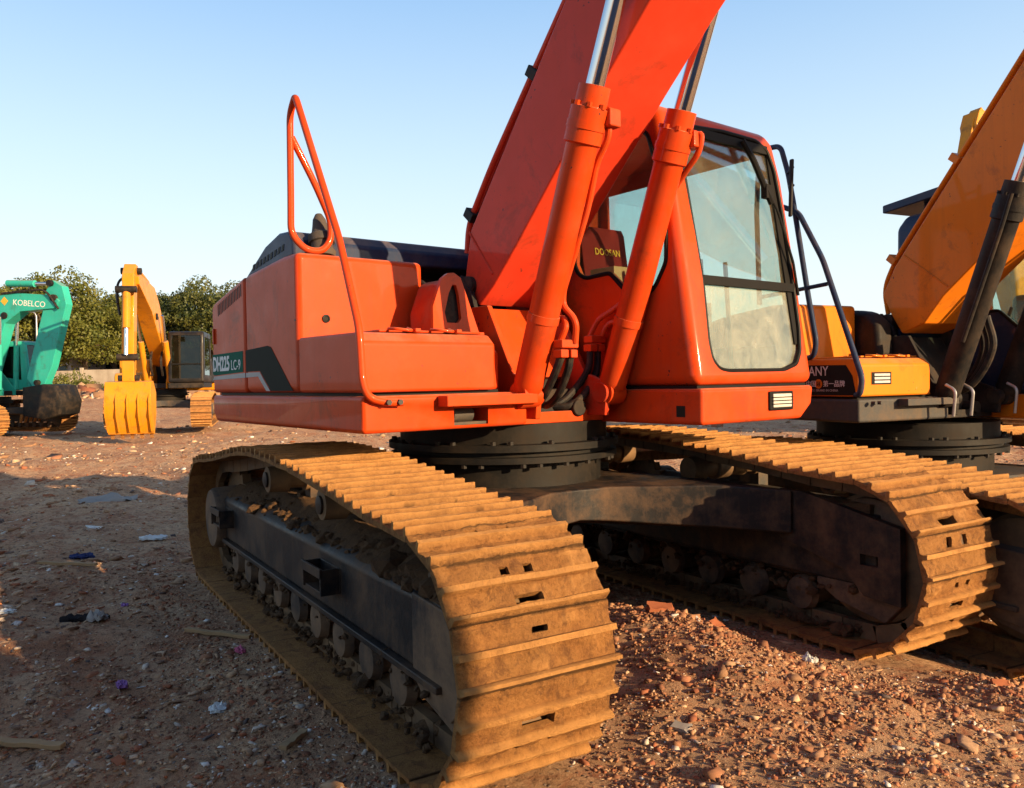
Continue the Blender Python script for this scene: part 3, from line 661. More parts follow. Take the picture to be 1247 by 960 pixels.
    for (a, b) in S['clamps']:
        bm = BM(); box(bm, -.03, .03, v0+.03, v0+.15, -.045, .045); bmesh.ops.transform(bm, matrix=Matrix.Translation((a-.025, 0, b+.035)) @ Matrix.Rotation(-math.atan2(1.2, 1), 4, 'Y'), verts=bm.verts); obj('pipe_clamp', bm, S['clampm'], boom, bevel=.006)
    bm = BM(); tube(bm, [(a, v0-.003, b) for a, b in S['seam']], .006, n=6, rad=0); obj('weld_seam', bm, S['boom'], boom)
    bm = BM(); tube(bm, [(a, v0-.003, b) for a, b in S['seam2']], .006, n=6, rad=0); obj('weld_seam', bm, S['boom'], boom)
    # --- boom cylinders
    for vc, side in ((S['cylv'][0], -1), (S['cylv'][1], 1)):
        b0 = Vector((S['cu'], vc, 1.335)); g0 = Vector((S['gu'], vc, S['gz'])); d = (g0-b0).normalized()
        cr = S['cr']
        bm = BM(); lathe(bm, [(.05, 0), (cr*.9, .03), (cr, .07), (cr, (g0-b0).length-.27), (cr*1.02, (g0-b0).length-.265)], b0, d, 32)
        cyl(bm, b0+Vector((0, -.06, 0)), b0+Vector((0, .06, 0)), .07)
        barrel = obj('boom_cylinder', bm, S['cyl'], root, **kw)
        L = (g0-b0).length
        bm = BM(); lathe(bm, [(cr*1.02, L-.27), (cr*1.17, L-.262), (cr*1.17, L-.10), (cr*1.0, L-.095), (cr*.98, L), (cr*.5, L+.004)], b0, d, 32)
        lathe(bm, [(cr*1.22, L-.20), (cr*1.22, L-.165)], b0, d, 32)
        obj('gland', bm, S['cyl'], barrel)
        x_, y_ = frame_at(d)
        for i in range(8):
            bm = BM(); a = i*math.pi/4; c_ = b0+d*(L-.10)+(x_*math.cos(a)+y_*math.sin(a))*cr*1.08; cyl(bm, c_, c_+d*.022, .014, n=6); obj('bolt', bm, S['cyl'], barrel, smooth=0)
        e0 = Vector(S['rodend'](vc)); bm = BM(); cyl(bm, g0-d*.02, g0+(e0-g0), S['rr'], n=28); obj('rod', bm, S['rod'], barrel)
        bm = BM(); sg = S['pipe_side'][0 if side < 0 else 1]
        # hard pipe down the barrel and flange connectors
        w = Vector((.28*1, 0, -.10)).normalized()
        off = Vector((.085, .07, -.02)) if main else Vector((.03, -.1*side*-1, 0))
        if main:
            if side < 0:
                pipe = [(1.23, -.36, 2.60), (1.285, -.325, 2.66), (1.285, -.325, 2.56), (1.20, -.325, 2.46), (1.137, -.33, 2.25), (1.035, -.33, 2.04), (.935, -.32, 1.862), (.92, -.31, 1.79), (1.0, -.29, 1.71), (.965, -.27, 1.60)]
                loop = [(.72, -.32, 1.38), (.79, -.32, 1.60), (.84, -.31, 1.70), (.91, -.30, 1.735), (.96, -.32, 1.69), (.915, -.33, 1.60)]
                con = Vector((.93, -.30, 1.595))
            else:
                pipe = [(1.26, .27, 2.62), (1.34, .30, 2.69), (1.32, .30, 2.58), (1.24, .30, 2.51), (1.112, .30, 2.387), (.96, .30, 2.143), (.80, .295, 1.87), (.70, .26, 1.80), (.62, .23, 1.76), (.58, .2, 1.66)]
                loop = [(.69, .30, 1.36), (.77, .30, 1.58), (.80, .30, 1.68), (.75, .29, 1.745), (.66, .27, 1.735), (.63, .25, 1.66)]
                con = Vector((.60, .225, 1.645))
            tube(bm, pipe, .016, rad=.05); tube(bm, loop, .016, rad=.05)
            obj('hard_pipe', bm, S['cyl'], barrel)
            bm = BM(); c2 = con
            box(bm, c2.x-.035, c2.x+.035, c2.y-.06, c2.y+.055, c2.z-.022, c2.z+.020); box(bm, c2.x-.033, c2.x+.033, c2.y-.065, c2.y-.012, c2.z-.072, c2.z-.03); box(bm, c2.x-.033, c2.x+.033, c2.y+.004, c2.y+.05, c2.z-.072, c2.z-.03)
            obj('flange', bm, S['cyl'], barrel, bevel=.006)
            pe = b0+d*(L-.16)+Vector((.07, .085*(1 if side < 0 else .8), 0))
            bm = BM(); box(bm, pe.x-.03, pe.x+.045, pe.y-.045, pe.y+.03, pe.z-.04, pe.z+.045); obj('port_block', bm, S['cyl'], barrel, bevel=.008)
            bm = BM(); bmid = b0+d*.42; cyl(bm, bmid-d*.02, bmid+d*.02, cr*1.06, n=30); box(bm, bmid.x-.02, bmid.x+.02, bmid.y-.05, bmid.y+.13, bmid.z-.016, bmid.z+.016); obj('pipe_clamp', bm, S['cyl'], barrel)
            bm = BM()
            if side < 0:
                tube(bm, spline([(.93, -.338, 1.53), (.88, -.335, 1.45), (.76, -.31, 1.33), (.60, -.25, 1.27), (.42, -.15, 1.28)]), .021, rad=0)
                tube(bm, spline([(.93, -.275, 1.53), (.90, -.27, 1.45), (.80, -.25, 1.33), (.66, -.20, 1.275), (.45, -.08, 1.28)]), .021, rad=0)
            else:
                tube(bm, spline([(.60, .185, 1.58), (.60, .165, 1.47), (.55, .11, 1.36), (.52, .0, 1.275), (.42, -.10, 1.28)]), .021, rad=0)
                tube(bm, spline([(.60, .245, 1.58), (.61, .22, 1.45), (.60, .15, 1.34), (.58, .03, 1.262), (.46, -.06, 1.26)]), .021, rad=0)
            obj('hydraulic_hose', bm, M['hose'], root, **kw)
        else:
            o_ = -.11 if side > 0 else .11
            tube(bm, [b0+d*(L-.1)+Vector((.05, .1*0-.10, 0)), b0+d*(L-.35)+Vector((.06, -.10, 0)), b0+d*.45+Vector((.06, -.10, 0))], .016, rad=.05); obj('hard_pipe', bm, M['black'], barrel)
            for q in (0, .06, .13):
                bm = BM(); tube(bm, spline([(.95-q, vc+.16+q*.5, 1.95), (.98-q, vc+.18+q*.6, 1.7), (.80-q, vc+.17+q*.8, 1.42), (.5-q, vc+.14+q, 1.34)]), .026, rad=0); obj('hydraulic_hose', bm, M['hose'], root, **kw)
            for q in (-.10, .10):
                bm = BM(); tube(bm, [(.86, vc+q, 1.205), (.88, vc+q, 1.40), (.80, vc+q, 1.44)], .012, rad=.04); obj('pin_guard', bm, M['steel'], root, **kw)
    bm = BM(); box(bm, -.1, .52, -.2, .12, 1.21, 1.36); cyl(bm, (.3, -.02, 1.2), (.3, -.02, 1.46), .12); cyl(bm, (.50, .08, 1.25), (.62, .08, 1.25), .05)
    obj('swivel_motor', bm, M['black'], root, bevel=.01, **kw)
    # --- hand rail
    bm = BM(); hm = S['rail']
    if not main:
        tube(bm, [(.66, -1.33, 1.385), (.73, -1.36, 1.385), (.755, -1.362, 1.50), (.40, -1.36, 2.40), (.16, -1.36, 2.80), (.0, -1.36, 2.87)], .021, rad=.06, n=12)
        tube(bm, [(.16, -1.34, 1.66), (.30, -1.36, 1.67), (.33, -1.362, 1.78), (.25, -1.36, 2.15), (.115, -1.362, 2.87), (.06, -1.36, 3.12), (-.02, -1.36, 3.36), (-.26, -1.36, 3.39), (-.30, -1.36, 2.9), (-.28, -1.36, 2.12)], .021, rad=.06, n=12)
        tube(bm, [(-.28, -1.362, 2.18), (.44, -1.362, 2.21)], .016, rad=0)
    else: tube(bm, [(.745, -1.165, 1.32), (.745, -1.25, 1.322), (.735, -1.338, 1.345), (.71, -1.352, 1.42), (.69, -1.352, 1.66), (.483, -1.34, 2.106), (.023, -1.33, 2.875), (-.005, -1.33, 2.915), (-.075, -1.33, 2.84), (-.075, -1.335, 2.40), (-.085, -1.335, 2.21), (-.06, -1.265, 2.128), (-.06, -1.17, 2.128), (-.06, -1.118, 2.19), (-.06, -1.114, 2.30), (-.062, -1.20, 2.485), (-.072, -1.325, 2.72)], .0185, rad=.06, n=12)
    rl = obj('hand_rail', bm, hm, root, **kw)
    for vv in (-1.19, -1.25):
        bm = BM(); cyl(bm, (.74, vv, 1.322), (.775, vv, 1.322), .014, n=6); obj('bolt', bm, M['grey'], rl, smooth=0)
    if S.get('mirror'):
        bm = BM(); tube(bm, [(.06, -1.37, 3.12), (.17, -1.42, 3.14)], .012, rad=0); tube(bm, [(.08, -1.37, 3.02), (.17, -1.42, 3.0)], .012, rad=0)
        obj('mirror_bracket', bm, hm, rl)
        bm = BM(); prism(bm, [(.155, 3.20), (.19, 3.20), (.165, 2.76), (.135, 2.76)], -1.445, -1.42); mr = obj('mirror', bm, M['plastic'], rl, bevel=.01)
    # --- cab base and cab
    bm = BM(); prism(bm, [(.30, 1.158), (1.22, 1.158), (1.33, 1.24), (1.35, 1.353), (.30, 1.353)], -.6, 1.312, 'u')
    bmesh.ops.recalc_face_normals(bm, faces=bm.faces)
    base = obj('cab_base', bm, FR if main else P, root, bevel=.022, seg=3, **kw)
    bm = BM(); box(bm, 1.311, 1.327, .885, 1.115, 1.215, 1.325); wlm = obj('work_light', bm, M['seal'], base, bevel=.012)
    bm = BM(); box(bm, 1.322, 1.333, .91, 1.09, 1.232, 1.31); obj('lens', bm, M['lamp'], wlm, bevel=.01)
    bm = BM()
    for q in (1.252, 1.271, 1.290): box(bm, 1.331, 1.337, .9, 1.1, q-.0025, q+.0025)
    obj('lamp_guard', bm, M['seal'], wlm)
    if main:
        bm = BM(); box(bm, 1.14, 1.20, .2985, .2995, 1.20, 1.26); obj('grey_sticker', bm, M['char'], base, smooth=0)
    bm = BM(); box(bm, -.55, 1.27, .315, 1.33, 1.3525, 1.3672); obj('cab_gap_shade', bm, M['seal'], base)  # black filler added so the gap under the cab reads as shade
    bm = BM(); box(bm, -1.30, .66, -1.31, -.54, 1.3515, 1.369); obj('skirt_gap_shade', bm, M['seal'], sk)  # black filler added to darken the seam above the skirt like shade
    cr_ = 0 if main else .21
    prof = [(1.292, 1.366), (1.165, 2.20), (1.095, 2.62), (1.050, 2.86), (.97, 2.945), (.80, 2.962), (-.42+cr_, 2.962), (-.53+cr_, 2.86), (-.56+cr_, 1.366)]
    bm = BM(); prism(bm, prof, .298, 1.395); 
    for v in bm.verts:   # slight inward lean of the sides near the roof
        if v.co.z > 2.8 and v.co.y > 1: v.co.y -= .03
    shell = obj('cab', bm, S['cab'], root, bevel=.075, seg=5, **kw)
    bpy.context.view_layer.update(); dg = bpy.context.evaluated_depsgraph_get(); me = bpy.data.meshes.new_from_object(shell.evaluated_get(dg)); shell.modifiers.clear(); shell.data = me
    T0 = root.matrix_world.copy()
    def cutter(bm): 
        c = obj('cut', bm, None, rz=None); c.parent = root; c.rotation_euler.z = rz; return c
    bpy.context.view_layer.update()
    inner = [(1.245, 1.41), (1.118, 2.20), (1.048, 2.62), (1.0, 2.83), (.94, 2.89), (.80, 2.91), (-.40+cr_, 2.91), (-.48+cr_, 2.83), (-.51+cr_, 1.41)]
    bmI = BM(); prism(bmI, inner, .345, 1.35)
    fwin = [(.43, 2.585), (.452, 2.127), (.462, 1.946), (.440, 1.60), (.452, 1.506), (.50, 1.455), (.58, 1.443), (1.10, 1.445), (1.24, 1.48), (1.30, 1.56), (1.325, 1.70), (1.335, 2.05), (1.33, 2.42), (1.315, 2.68), (1.27, 2.80), (1.16, 2.845), (.84, 2.845), (.52, 2.82), (.45, 2.74)]
    def fu(z): return 1.29-.155*(z-1.36)
    bmF = BM(); prism(bmF, fwin, .80, 1.6, 'u')
    swin = [(.36, 2.25), (.352, 2.12), (.385, 2.055), (.45, 2.02), (.655, 2.03), (.735, 1.955), (.81, 1.885), (.92, 1.853), (1.01, 1.92), (1.085, 2.04), (1.09, 2.20), (1.02, 2.60), (.965, 2.76), (.89, 2.81), (.50, 2.81), (.40, 2.77), (.365, 2.68)]
    if not main: swin = [(-.16, 2.2), (-.12, 2.05), (.0, 2.0)]+swin[4:11]+[(.965, 2.74), (.89, 2.78), (-.05, 2.78), (-.13, 2.74), (-.16, 2.66)]
    bmS = BM(); prism(bmS, swin, .1, .5)
    lwin = [(-.40+cr_, 1.75), (-.40+cr_, 2.80), (.92, 2.80), (1.0, 2.60), (1.08, 2.15), (1.12, 1.75), (1.05, 1.60), (-.3+cr_, 1.60)]
    bmL = BM(); prism(bmL, lwin, 1.2, 1.6)
    rwin = [(.48, 1.95), (1.22, 1.95), (1.22, 2.80), (.48, 2.80)]
    bmR = BM(); prism(bmR, rwin, -.8, -.3+cr_, 'u')
    cut = [cutter(b) for b in (bmI, bmF, bmS, bmL, bmR)]
    for c in cut: c.scale = (1, 1, 1)
    boolean(shell, cut)
    # panes
    def pane(pts3, mat, name='window'):
        bm = BM(); poly3(bm, pts3); r = bmesh.ops.extrude_face_region(bm, geom=bm.faces[:])
        bm.faces.ensure_lookup_table(); f = bm.faces[0]; f.normal_update()
        bmesh.ops.translate(bm, verts=[g for g in r['geom'] if isinstance(g, bmesh.types.BMVert)], vec=f.normal*.005)
        bmesh.ops.recalc_face_normals(bm, faces=bm.faces); return obj(name, bm, mat, shell, smooth=0)
    zs = 1.945
    def clip(poly, z, up):
        out = []
        for a, b in zip(poly, poly[1:]+poly[:1]):
            ia = (a[1] > z) == up; ib = (b[1] > z) == up
            if ia: out.append(a)
            if ia != ib: t = (z-a[1])/(b[1]-a[1]); out.append((a[0]+(b[0]-a[0])*t, z))
        return out
    up = clip(fwin, zs+.012, True); lo = clip(fwin, zs-.012, False)
    pane([(fu(z)-.022, v, z) for v, z in up], M['glass']); pane([(fu(z)-.022, v, z) for v, z in lo], S['lowglass'])
    pane([(u, .318, z) for u, z in swin], M['glass']); pane([(u, 1.37, z) for u, z in lwin], M['glass']); pane([(-.54+cr_, v, z) for v, z in rwin], M['glass'])
    bm = BM(); tube(bm, [(fu(z)-.006, v, z) for v, z in fwin+fwin[:1]], .013, rad=.03, n=8); box(bm, fu(zs)-.03, fu(zs)+.006, .462, 1.33, zs-.024, zs+.024)
    for k in range(12):
        za = 1.60+k*.1; 
        vtx = [(fu(za)-.035, 1.27, za), (fu(za)-.012, 1.27, za), (fu(za)-.012, 1.325, za), (fu(za)-.035, 1.325, za)]
        zb = za+.1; vb = [(fu(zb)-.035, 1.27, zb), (fu(zb)-.012, 1.27, zb), (fu(zb)-.012, 1.325, zb), (fu(zb)-.035, 1.325, zb)]
        A = [bm.verts.new(q) for q in vtx]; B = [bm.verts.new(q) for q in vb]
        for i in range(4): bm.faces.new((A[i], A[(i+1) % 4], B[(i+1) % 4], B[i]))
    box(bm, fu(2.80)-.03, fu(2.80), .52, 1.27, 2.775, 2.825)
    obj('window_seal', bm, M['seal'], shell)
    bm = BM(); tube(bm, [(u, .299, z) for u, z in swin+swin[:1]], .013, rad=.03, n=8); obj('window_seal', bm, M['seal'], shell)
    bm = BM()   # wiper
    tube(bm, [(fu(2.83)+.025, .99, 2.81), (fu(2.7)+.03, 1.06, 2.70), (fu(2.48)+.03, 1.19, 2.45)], .019, n=8, rad=.02)
    tube(bm, [(fu(2.6)+.035, 1.11, 2.60), (fu(2.4)+.04, 1.22, 2.40), (fu(2.1)+.025, 1.325, 2.10), (fu(1.9)+.01, 1.35, 1.9)], .008, n=8, rad=.02); box(bm, fu(2.5)+.0, fu(2.5)+.04, 1.13, 1.20, 2.48, 2.56)
    obj('wiper', bm, M['seal'], shell)
    bm = BM(); box(bm, .0, .84, .52, 1.16, 2.972, 2.988); hat = obj('roof_hatch', bm, S['cab'], shell, bevel=.008)
    bm = BM(); box(bm, .02, .82, .54, 1.14, 2.958, 2.973); obj('hatch_gasket', bm, M['seal'], hat)
    if not main:
        bm = BM(); prism(bm, [(-.45, 3.02), (1.15, 3.16), (1.30, 3.13), (1.32, 3.20), (1.15, 3.24), (-.45, 3.095)], .29, 1.40); box(bm, -.1, .0, .4, 1.3, 2.93, 3.10); box(bm, .8, .9, .4, 1.3, 2.93, 3.18); obj('roof_guard', bm, S['cab'], shell, bevel=.012)
    # interior
    bm = BM(); box(bm, -.50+cr_, 1.2, .35, 1.34, 1.40, 1.43); obj('cab_floor', bm, M['plastic'], shell)
    bm = BM(); prism(bm, [(.02, 1.86), (.10, 1.86), (.03, 2.40), (-.03, 2.45), (-.10, 2.40), (-.08, 1.95)], .60, 1.08); box(bm, -.02, .50, .60, 1.08, 1.74, 1.88); box(bm, .0, .40, .68, 1.0, 1.43, 1.74)
    seat = obj('seat', bm, M['plastic'], shell, bevel=.05, seg=4)
    bm = BM(); prism(bm, [(.115, 1.92), (.125, 1.92), (.055, 2.40), (.03, 2.445), (.018, 2.43), (.04, 2.38)], .63, 1.05); obj('seat_cover', bm, M['seatred'], seat, bevel=.004)
    if main: text('seat_lettering', 'DOOSAN', .066, M['gold'], (.083, .74, 2.25), (0, 1, 0), (-.14, 0, 1), seat, sx=.85)
    bm = BM(); box(bm, .0, .75, .38, .56, 1.43, 1.92); box(bm, .0, .62, 1.12, 1.28, 1.43, 1.90); tube(bm, [(.6, .46, 1.9), (.66, .46, 2.06)], .015, rad=0); tube(bm, [(.5, 1.2, 1.9), (.58, 1.2, 2.06)], .015, rad=0)
    tube(bm, [(1.02, .72, 1.43), (.98, .72, 2.1)], .014, rad=0); tube(bm, [(1.02, .95, 1.43), (.98, .95, 2.1)], .014, rad=0)
    obj('console', bm, M['plastic'], shell, bevel=.01)
    if main:
        bm = BM(); box(bm, .42, .62, .37, .50, 1.96, 2.08); obj('carton', bm, M['cardboard'], shell)
    return dict(boom=boom, cab=shell)

BETA = R(6.773)
def excavator_main():
    root = empty('excavator'); tag(root, 'large red-orange crawler excavator in the foreground with tan muddy tracks', 'excavator', 'crawler excavators parked in the yard')
    undercarriage(root, 2)
    bp = [(.05, 2.0), (.06, 2.06), (.123, 2.304), (.976, 3.329), (2.35, 4.75), (3.2, 5.15), (5.5, 4.75), (5.65, 4.6), (5.55, 4.4), (3.4, 4.45), (2.7, 4.12), (1.54, 3.118), (1.25, 2.85), (.552, 2.157), (.33, 1.95), (.19, 1.85)]
    upper(root, BETA, dict(main=True, paint=M['red'], frame=M['red'], bracket=M['red'], boom=M['boomred'], cyl=M['red'], rod=M['chrome'], rail=M['red'], cab=M['red'],
        cover=M['navy'], lowglass=M['glassdirty'], boompts=bp, boomv=(-.31, .125), rail_pts=[(.02, 2.15), (.04, 2.32), (.28, 2.62), (.976, 3.37), (2.33, 4.78)],
        clamps=[(.075, 2.37), (.68, 3.03), (1.5, 3.92)], clampm=M['black'], seam=[(.11, 2.29), (.33, 2.02)], seam2=[(1.24, 3.66), (1.60, 3.19)], cylv=(-.40, .225), cu=.72, gu=1.27, gz=2.79, cr=.079, rr=.046,
        rodend=lambda v: (1.74, v, 3.92), pipe_side=(1, 1)))
    # mud lying on the frames
    def mudsample(n):
        return None
    bm = BM(); rr = random.Random(4)
    for i in range(900):
        X = rr.uniform(-1.6, 1.85) if i % 3 else rr.gauss(1.45, .25); s = -1 if i % 4 else 1
        if X > 1.9 or X < -1.7: continue
        t = rr.random(); yy = 1.33-.27*t; zz = .618+.095*min(1, t*1.5); sz = rr.lognormvariate(-4.15, .5)
        if X > 1.2: sz *= 1.5
        m4 = Matrix.Translation((X, s*yy, zz+sz*.2)) @ Matrix.Rotation(rr.uniform(0, 6), 4, 'Z') @ Matrix.Diagonal((sz*rr.uniform(.7, 1.5), sz, sz*.7, 1))
        bmesh.ops.create_icosphere(bm, subdivisions=1, radius=1, matrix=m4)
    for i in range(1500):
        X = rr.uniform(-1.7, 1.75); s = -1 if i % 3 else 1; sz = rr.lognormvariate(-4.3, .45); zz = rr.choice((rr.uniform(.06, .12), rr.uniform(.06, .12), rr.uniform(.24, .32)))
        m4 = Matrix.Translation((X, s*rr.uniform(1.12, 1.365 if s < 0 else 1.2) if s < 0 else rr.uniform(1.0, 1.12), zz)) @ Matrix.Rotation(rr.uniform(0, 6), 4, 'Z') @ Matrix.Diagonal((sz*rr.uniform(.8, 1.6), sz, sz*.9, 1))
        bmesh.ops.create_icosphere(bm, subdivisions=1, radius=1, matrix=m4)
    for v in bm.verts: v.co += Vector((rr.uniform(-.004, .004), rr.uniform(-.004, .004), rr.uniform(-.004, .004)))
    mo = obj('mud_clumps', bm, M['mud'], root, smooth=0); tag(mo, kind='stuff')
    for s in (-1, 1):
        nx, ny = 120, 14; V = []; bm = BM(); g = []
        for i in range(nx):
            row = []
            for j in range(ny):
                X = -1.68+3.5*i/(nx-1); t = j/(ny-1); yy = 1.335-.28*t
                nn = float(vnoise(np.array(X*5.), np.array(t*3.+s*9), 31)+vnoise(np.array(X*17.), np.array(t*8.), 32)*.5)
                zz = .60+.115*min(1, t*1.7)+.03*nn+.015+(.035 if X > 1.1 else 0)*(X-1.1)
                if j in (0,): zz -= .02
                row.append(bm.verts.new((X, s*yy, zz)))
            g.append(row)
        for i in range(nx-1):
            for j in range(ny-1): bm.faces.new((g[i][j], g[i+1][j], g[i+1][j+1], g[i][j+1]))
        r = bmesh.ops.extrude_face_region(bm, geom=bm.faces[:]); bmesh.ops.translate(bm, verts=[q for q in r['geom'] if isinstance(q, bmesh.types.BMVert)], vec=(0, 0, -.05))
        bmesh.ops.recalc_face_normals(bm, faces=bm.faces); tag(obj('mud_layer', bm, M['mud'], root), kind='stuff')
    return root
excavator_main()

def excavator_orange():
    hd = R(-7); root = empty('excavator', (.58, 3.27, 0), hd)
    tag(root, 'orange excavator with black boom cylinders beside the red one, cropped by the right frame edge', 'excavator', 'crawler excavators parked in the yard')
    bpy.context.view_layer.update()
    undercarriage(root, 1, 0, 'grey'); low = set(root.children)
    sh = .13
    bp = [(.0, 2.05), (-.06, 2.2), (.06, 2.42), (1.20, 3.80), (2.2, 4.9), (3.1, 5.3), (5.4, 4.8), (5.5, 4.6), (5.4, 4.4), (3.4, 4.5), (2.6, 4.15), (1.6, 3.05), (.95, 2.50), (.50, 2.13), (.33, 1.93), (.12, 1.86)]; bp = [(a+sh, b) for a, b in bp]
    upper(root, R(-6)-hd, dict(main=False, paint=M['orange'], frame=M['grey'], floor=M['black'], bracket=M['black'], boom=M['orange'], cyl=M['black'], rod=M['chrome'], rail=M['navy'], cab=M['navy'], cover=None, cw=M['grey'],
        mirror=True, lowglass=M['glassdark'], boompts=bp, boomv=(-.33, .17), rail_pts=[(a+sh, b) for a, b in [(-.04, 2.0), (-.08, 2.22), (.04, 2.45), (1.18, 3.83), (2.2, 4.94)]], clamps=[(.02+sh, 2.45), (.60+sh, 3.15), (1.2+sh, 3.90)], clampm=M['orange'],
        seam=[(.15+sh, 2.50), (.54+sh, 2.20)], seam2=[(1.4+sh, 3.95), (1.7+sh, 3.3)], cylv=(-.44, .28), cu=.72, gu=1.30, gz=2.86, cr=.090, rr=.05, rodend=lambda v: (1.78, v, 4.1), pipe_side=(1, 1)))
    for o in root.children:
        if o in low: o.location.z = -.115
        else: o.scale = (.89, .89, .89); o.location.z = .05
    return root
excavator_orange()

# ------------------------------------------------------------------ far machines (generic builder)
def far_excavator(loc, track_hd, up_hd, S, label, boom, arm, bucket_pts, bucket_w=1.2, cab=True, brand=None):
    root = empty('excavator', loc, track_hd); tag(root, label, 'excavator', 'crawler excavators parked in the yard')
    undercarriage(root, 0, 0, 'grey'); rz = up_hd-track_hd; kw = dict(rz=rz); P = S['paint']
    bm = BM(); prism(bm, [(-1.9, 1.2), (.75, 1.2), (.75, 1.36), (-1.9, 1.36)], -1.35, .2); obj('swing_frame', bm, S.get('frame', M['black']), root, bevel=.02, **kw)
    bm = BM(); prism(bm, [(-1.9, 1.37), (.10, 1.37), (.10, 2.15), (-1.8, 2.05)], -1.35, -.45); hp = obj('hood_panel', bm, P, root, bevel=.05, seg=3, **kw)
    bm = BM(); prism(bm, [(.11, 1.37), (.80, 1.37), (.80, 1.60), (.70, 1.70), (.11, 1.72)], -1.35, -.5); tbx = obj('toolbox', bm, P, root, bevel=.04, seg=3, **kw)
    bm = BM(); box(bm, .12, .62, -1.3525, -1.3505, 1.42, 1.52); obj('side_stripe', bm, S.get('stripe', M['char']), tbx, smooth=0)
    bm = BM(); prism(bm, [(-1.9, 1.37), (-.6, 1.37), (-.6, 2.1), (-1.8, 2.05)], -.44, 1.35); obj('engine_cover', bm, S.get('dark', M['black']), root, bevel=.04, **kw)
    bm = BM(); prism(bm, [(-1.91, -1.33), (-2.5, -1.0), (-2.85, 0), (-2.5, 1.0), (-1.91, 1.33)], 1.1, 2.1, 'z'); obj('counterweight', bm, P, root, bevel=.06, seg=3, **kw)
    if cab:
        bm = BM(); prism(bm, [(.30, 1.2), (1.35, 1.2), (1.35, 1.36), (.30, 1.36)], -.6, 1.3, 'u'); obj('cab_base', bm, S.get('frame', M['black']), root, bevel=.02, **kw)
        prof = [(1.30, 1.37), (1.12, 2.9), (1.02, 2.98), (-.5, 2.98), (-.56, 1.37)]
        bm = BM(); prism(bm, prof, .30, 1.35); shell = obj('cab', bm, S['cab'], root, bevel=.06, seg=3, **kw)
        bpy.context.view_layer.update(); me = bpy.data.meshes.new_from_object(shell.evaluated_get(bpy.context.evaluated_depsgraph_get())); shell.modifiers.clear(); shell.data = me
        cs = []
        b = BM(); prism(b, [(1.25, 1.42), (1.07, 2.86), (.98, 2.92), (-.44, 2.92), (-.50, 1.42)], .35, 1.30); cs.append(b)
        b = BM(); prism(b, [(.40, 1.5), (1.25, 1.5), (1.25, 2.85), (.40, 2.85)], .9, 1.6, 'u'); cs.append(b)
        b = BM(); prism(b, [(-.35, 1.9), (.98, 1.7), (.95, 2.80), (-.35, 2.80)], .1, .5); cs.append(b)
        b = BM(); prism(b, [(-.35, 1.6), (1.05, 1.6), (.95, 2.80), (-.35, 2.80)], 1.2, 1.6); cs.append(b)
        b = BM(); prism(b, [(.45, 1.9), (1.2, 1.9), (1.2, 2.8), (.45, 2.8)], -.9, -.3, 'u'); cs.append(b)
        cc = []
        for b in cs: c = obj('cut', b, None); c.parent = root; c.rotation_euler.z = rz; cc.append(c)
        boolean(shell, cc)
        fu = lambda z: 1.30-.118*(z-1.37)
        def pn(pts):
            bm = BM(); poly3(bm, pts); r = bmesh.ops.extrude_face_region(bm, geom=bm.faces[:]); bm.faces.ensure_lookup_table(); bm.faces[0].normal_update()
            bmesh.ops.translate(bm, verts=[q for q in r['geom'] if isinstance(q, bmesh.types.BMVert)], vec=bm.faces[0].normal*.006); bmesh.ops.recalc_face_normals(bm, faces=bm.faces); obj('window', bm, M['glassdark'], shell, smooth=0)
        pn([(fu(z)-.03, v, z) for v, z in [(.40, 1.5), (1.25, 1.5), (1.25, 2.85), (.40, 2.85)]]); pn([(u, .325, z) for u, z in [(-.35, 1.9), (.98, 1.7), (.95, 2.8), (-.35, 2.8)]])
        pn([(u, 1.325, z) for u, z in [(-.35, 1.6), (1.05, 1.6), (.95, 2.8), (-.35, 2.8)]])
        bm = BM(); box(bm, fu(1.95)-.02, fu(1.95)+.01, .38, 1.27, 1.93, 1.97); obj('window_bar', bm, M['seal'], shell)
        bm = BM(); box(bm, -.05, .45, .6, 1.05, 1.75, 1.9); prism(bm, [(-.12, 1.8), (.0, 1.8), (-.06, 2.5), (-.14, 2.5)], .6, 1.05); obj('seat', bm, M['seatred'] if S.get('redseat') else M['plastic'], shell, bevel=.03)
        if S.get('visor'):
            bm = BM(); prism(bm, [(1.0, 3.0), (1.55, 2.90), (1.56, 2.99), (1.0, 3.12), (-.2, 3.05), (-.2, 3.0)], .28, 1.37); obj('sun_visor', bm, S['cab'], shell, bevel=.01)
    for v0 in (-.34, .16):
        bm = BM(); prism(bm, [(-.3, 1.37), (.85, 1.2), (.85, 1.4), (.25, 2.1), (.0, 2.1), (-.3, 1.6)], v0, v0+.04); obj('boom_bracket', bm, P if S.get('bp') else M['black'], root, **kw)
    bm = BM(); prism(bm, boom, -.29, .15); bo = obj('boom', bm, P, root, bevel=.02, **kw)
    if brand:
        t_, pos, xd, yd, size = brand
        text('boom_lettering', t_, size, M['white'], pos, xd, yd, bo)
        bm = BM(); p_ = Vector(pos)-Vector(xd).normalized()*.30+Vector(yd).normalized()*.10; lathe(bm, [(.14, 0), (.14, .003)], p_, (0, -1, 0), 4); obj('yellow_emblem', bm, M['gold'], bo, smooth=0)
    bm = BM(); prism(bm, arm['pts'], -.22, .08); ar = obj('arm', bm, P, root, bevel=.02, **kw)
    for vc in (-.42, .28):
        bm = BM(); b0 = Vector((.78, vc, 1.4)); e = Vector((*[arm['cyl'][0][0]], vc, arm['cyl'][0][1])); g = b0+(e-b0)*.62; cyl(bm, b0, g, .085); bc = obj('boom_cylinder', bm, S.get('cyl', P), root, **kw)
        bm = BM(); cyl(bm, g, e, .045); obj('rod', bm, M['chrome'], bc)
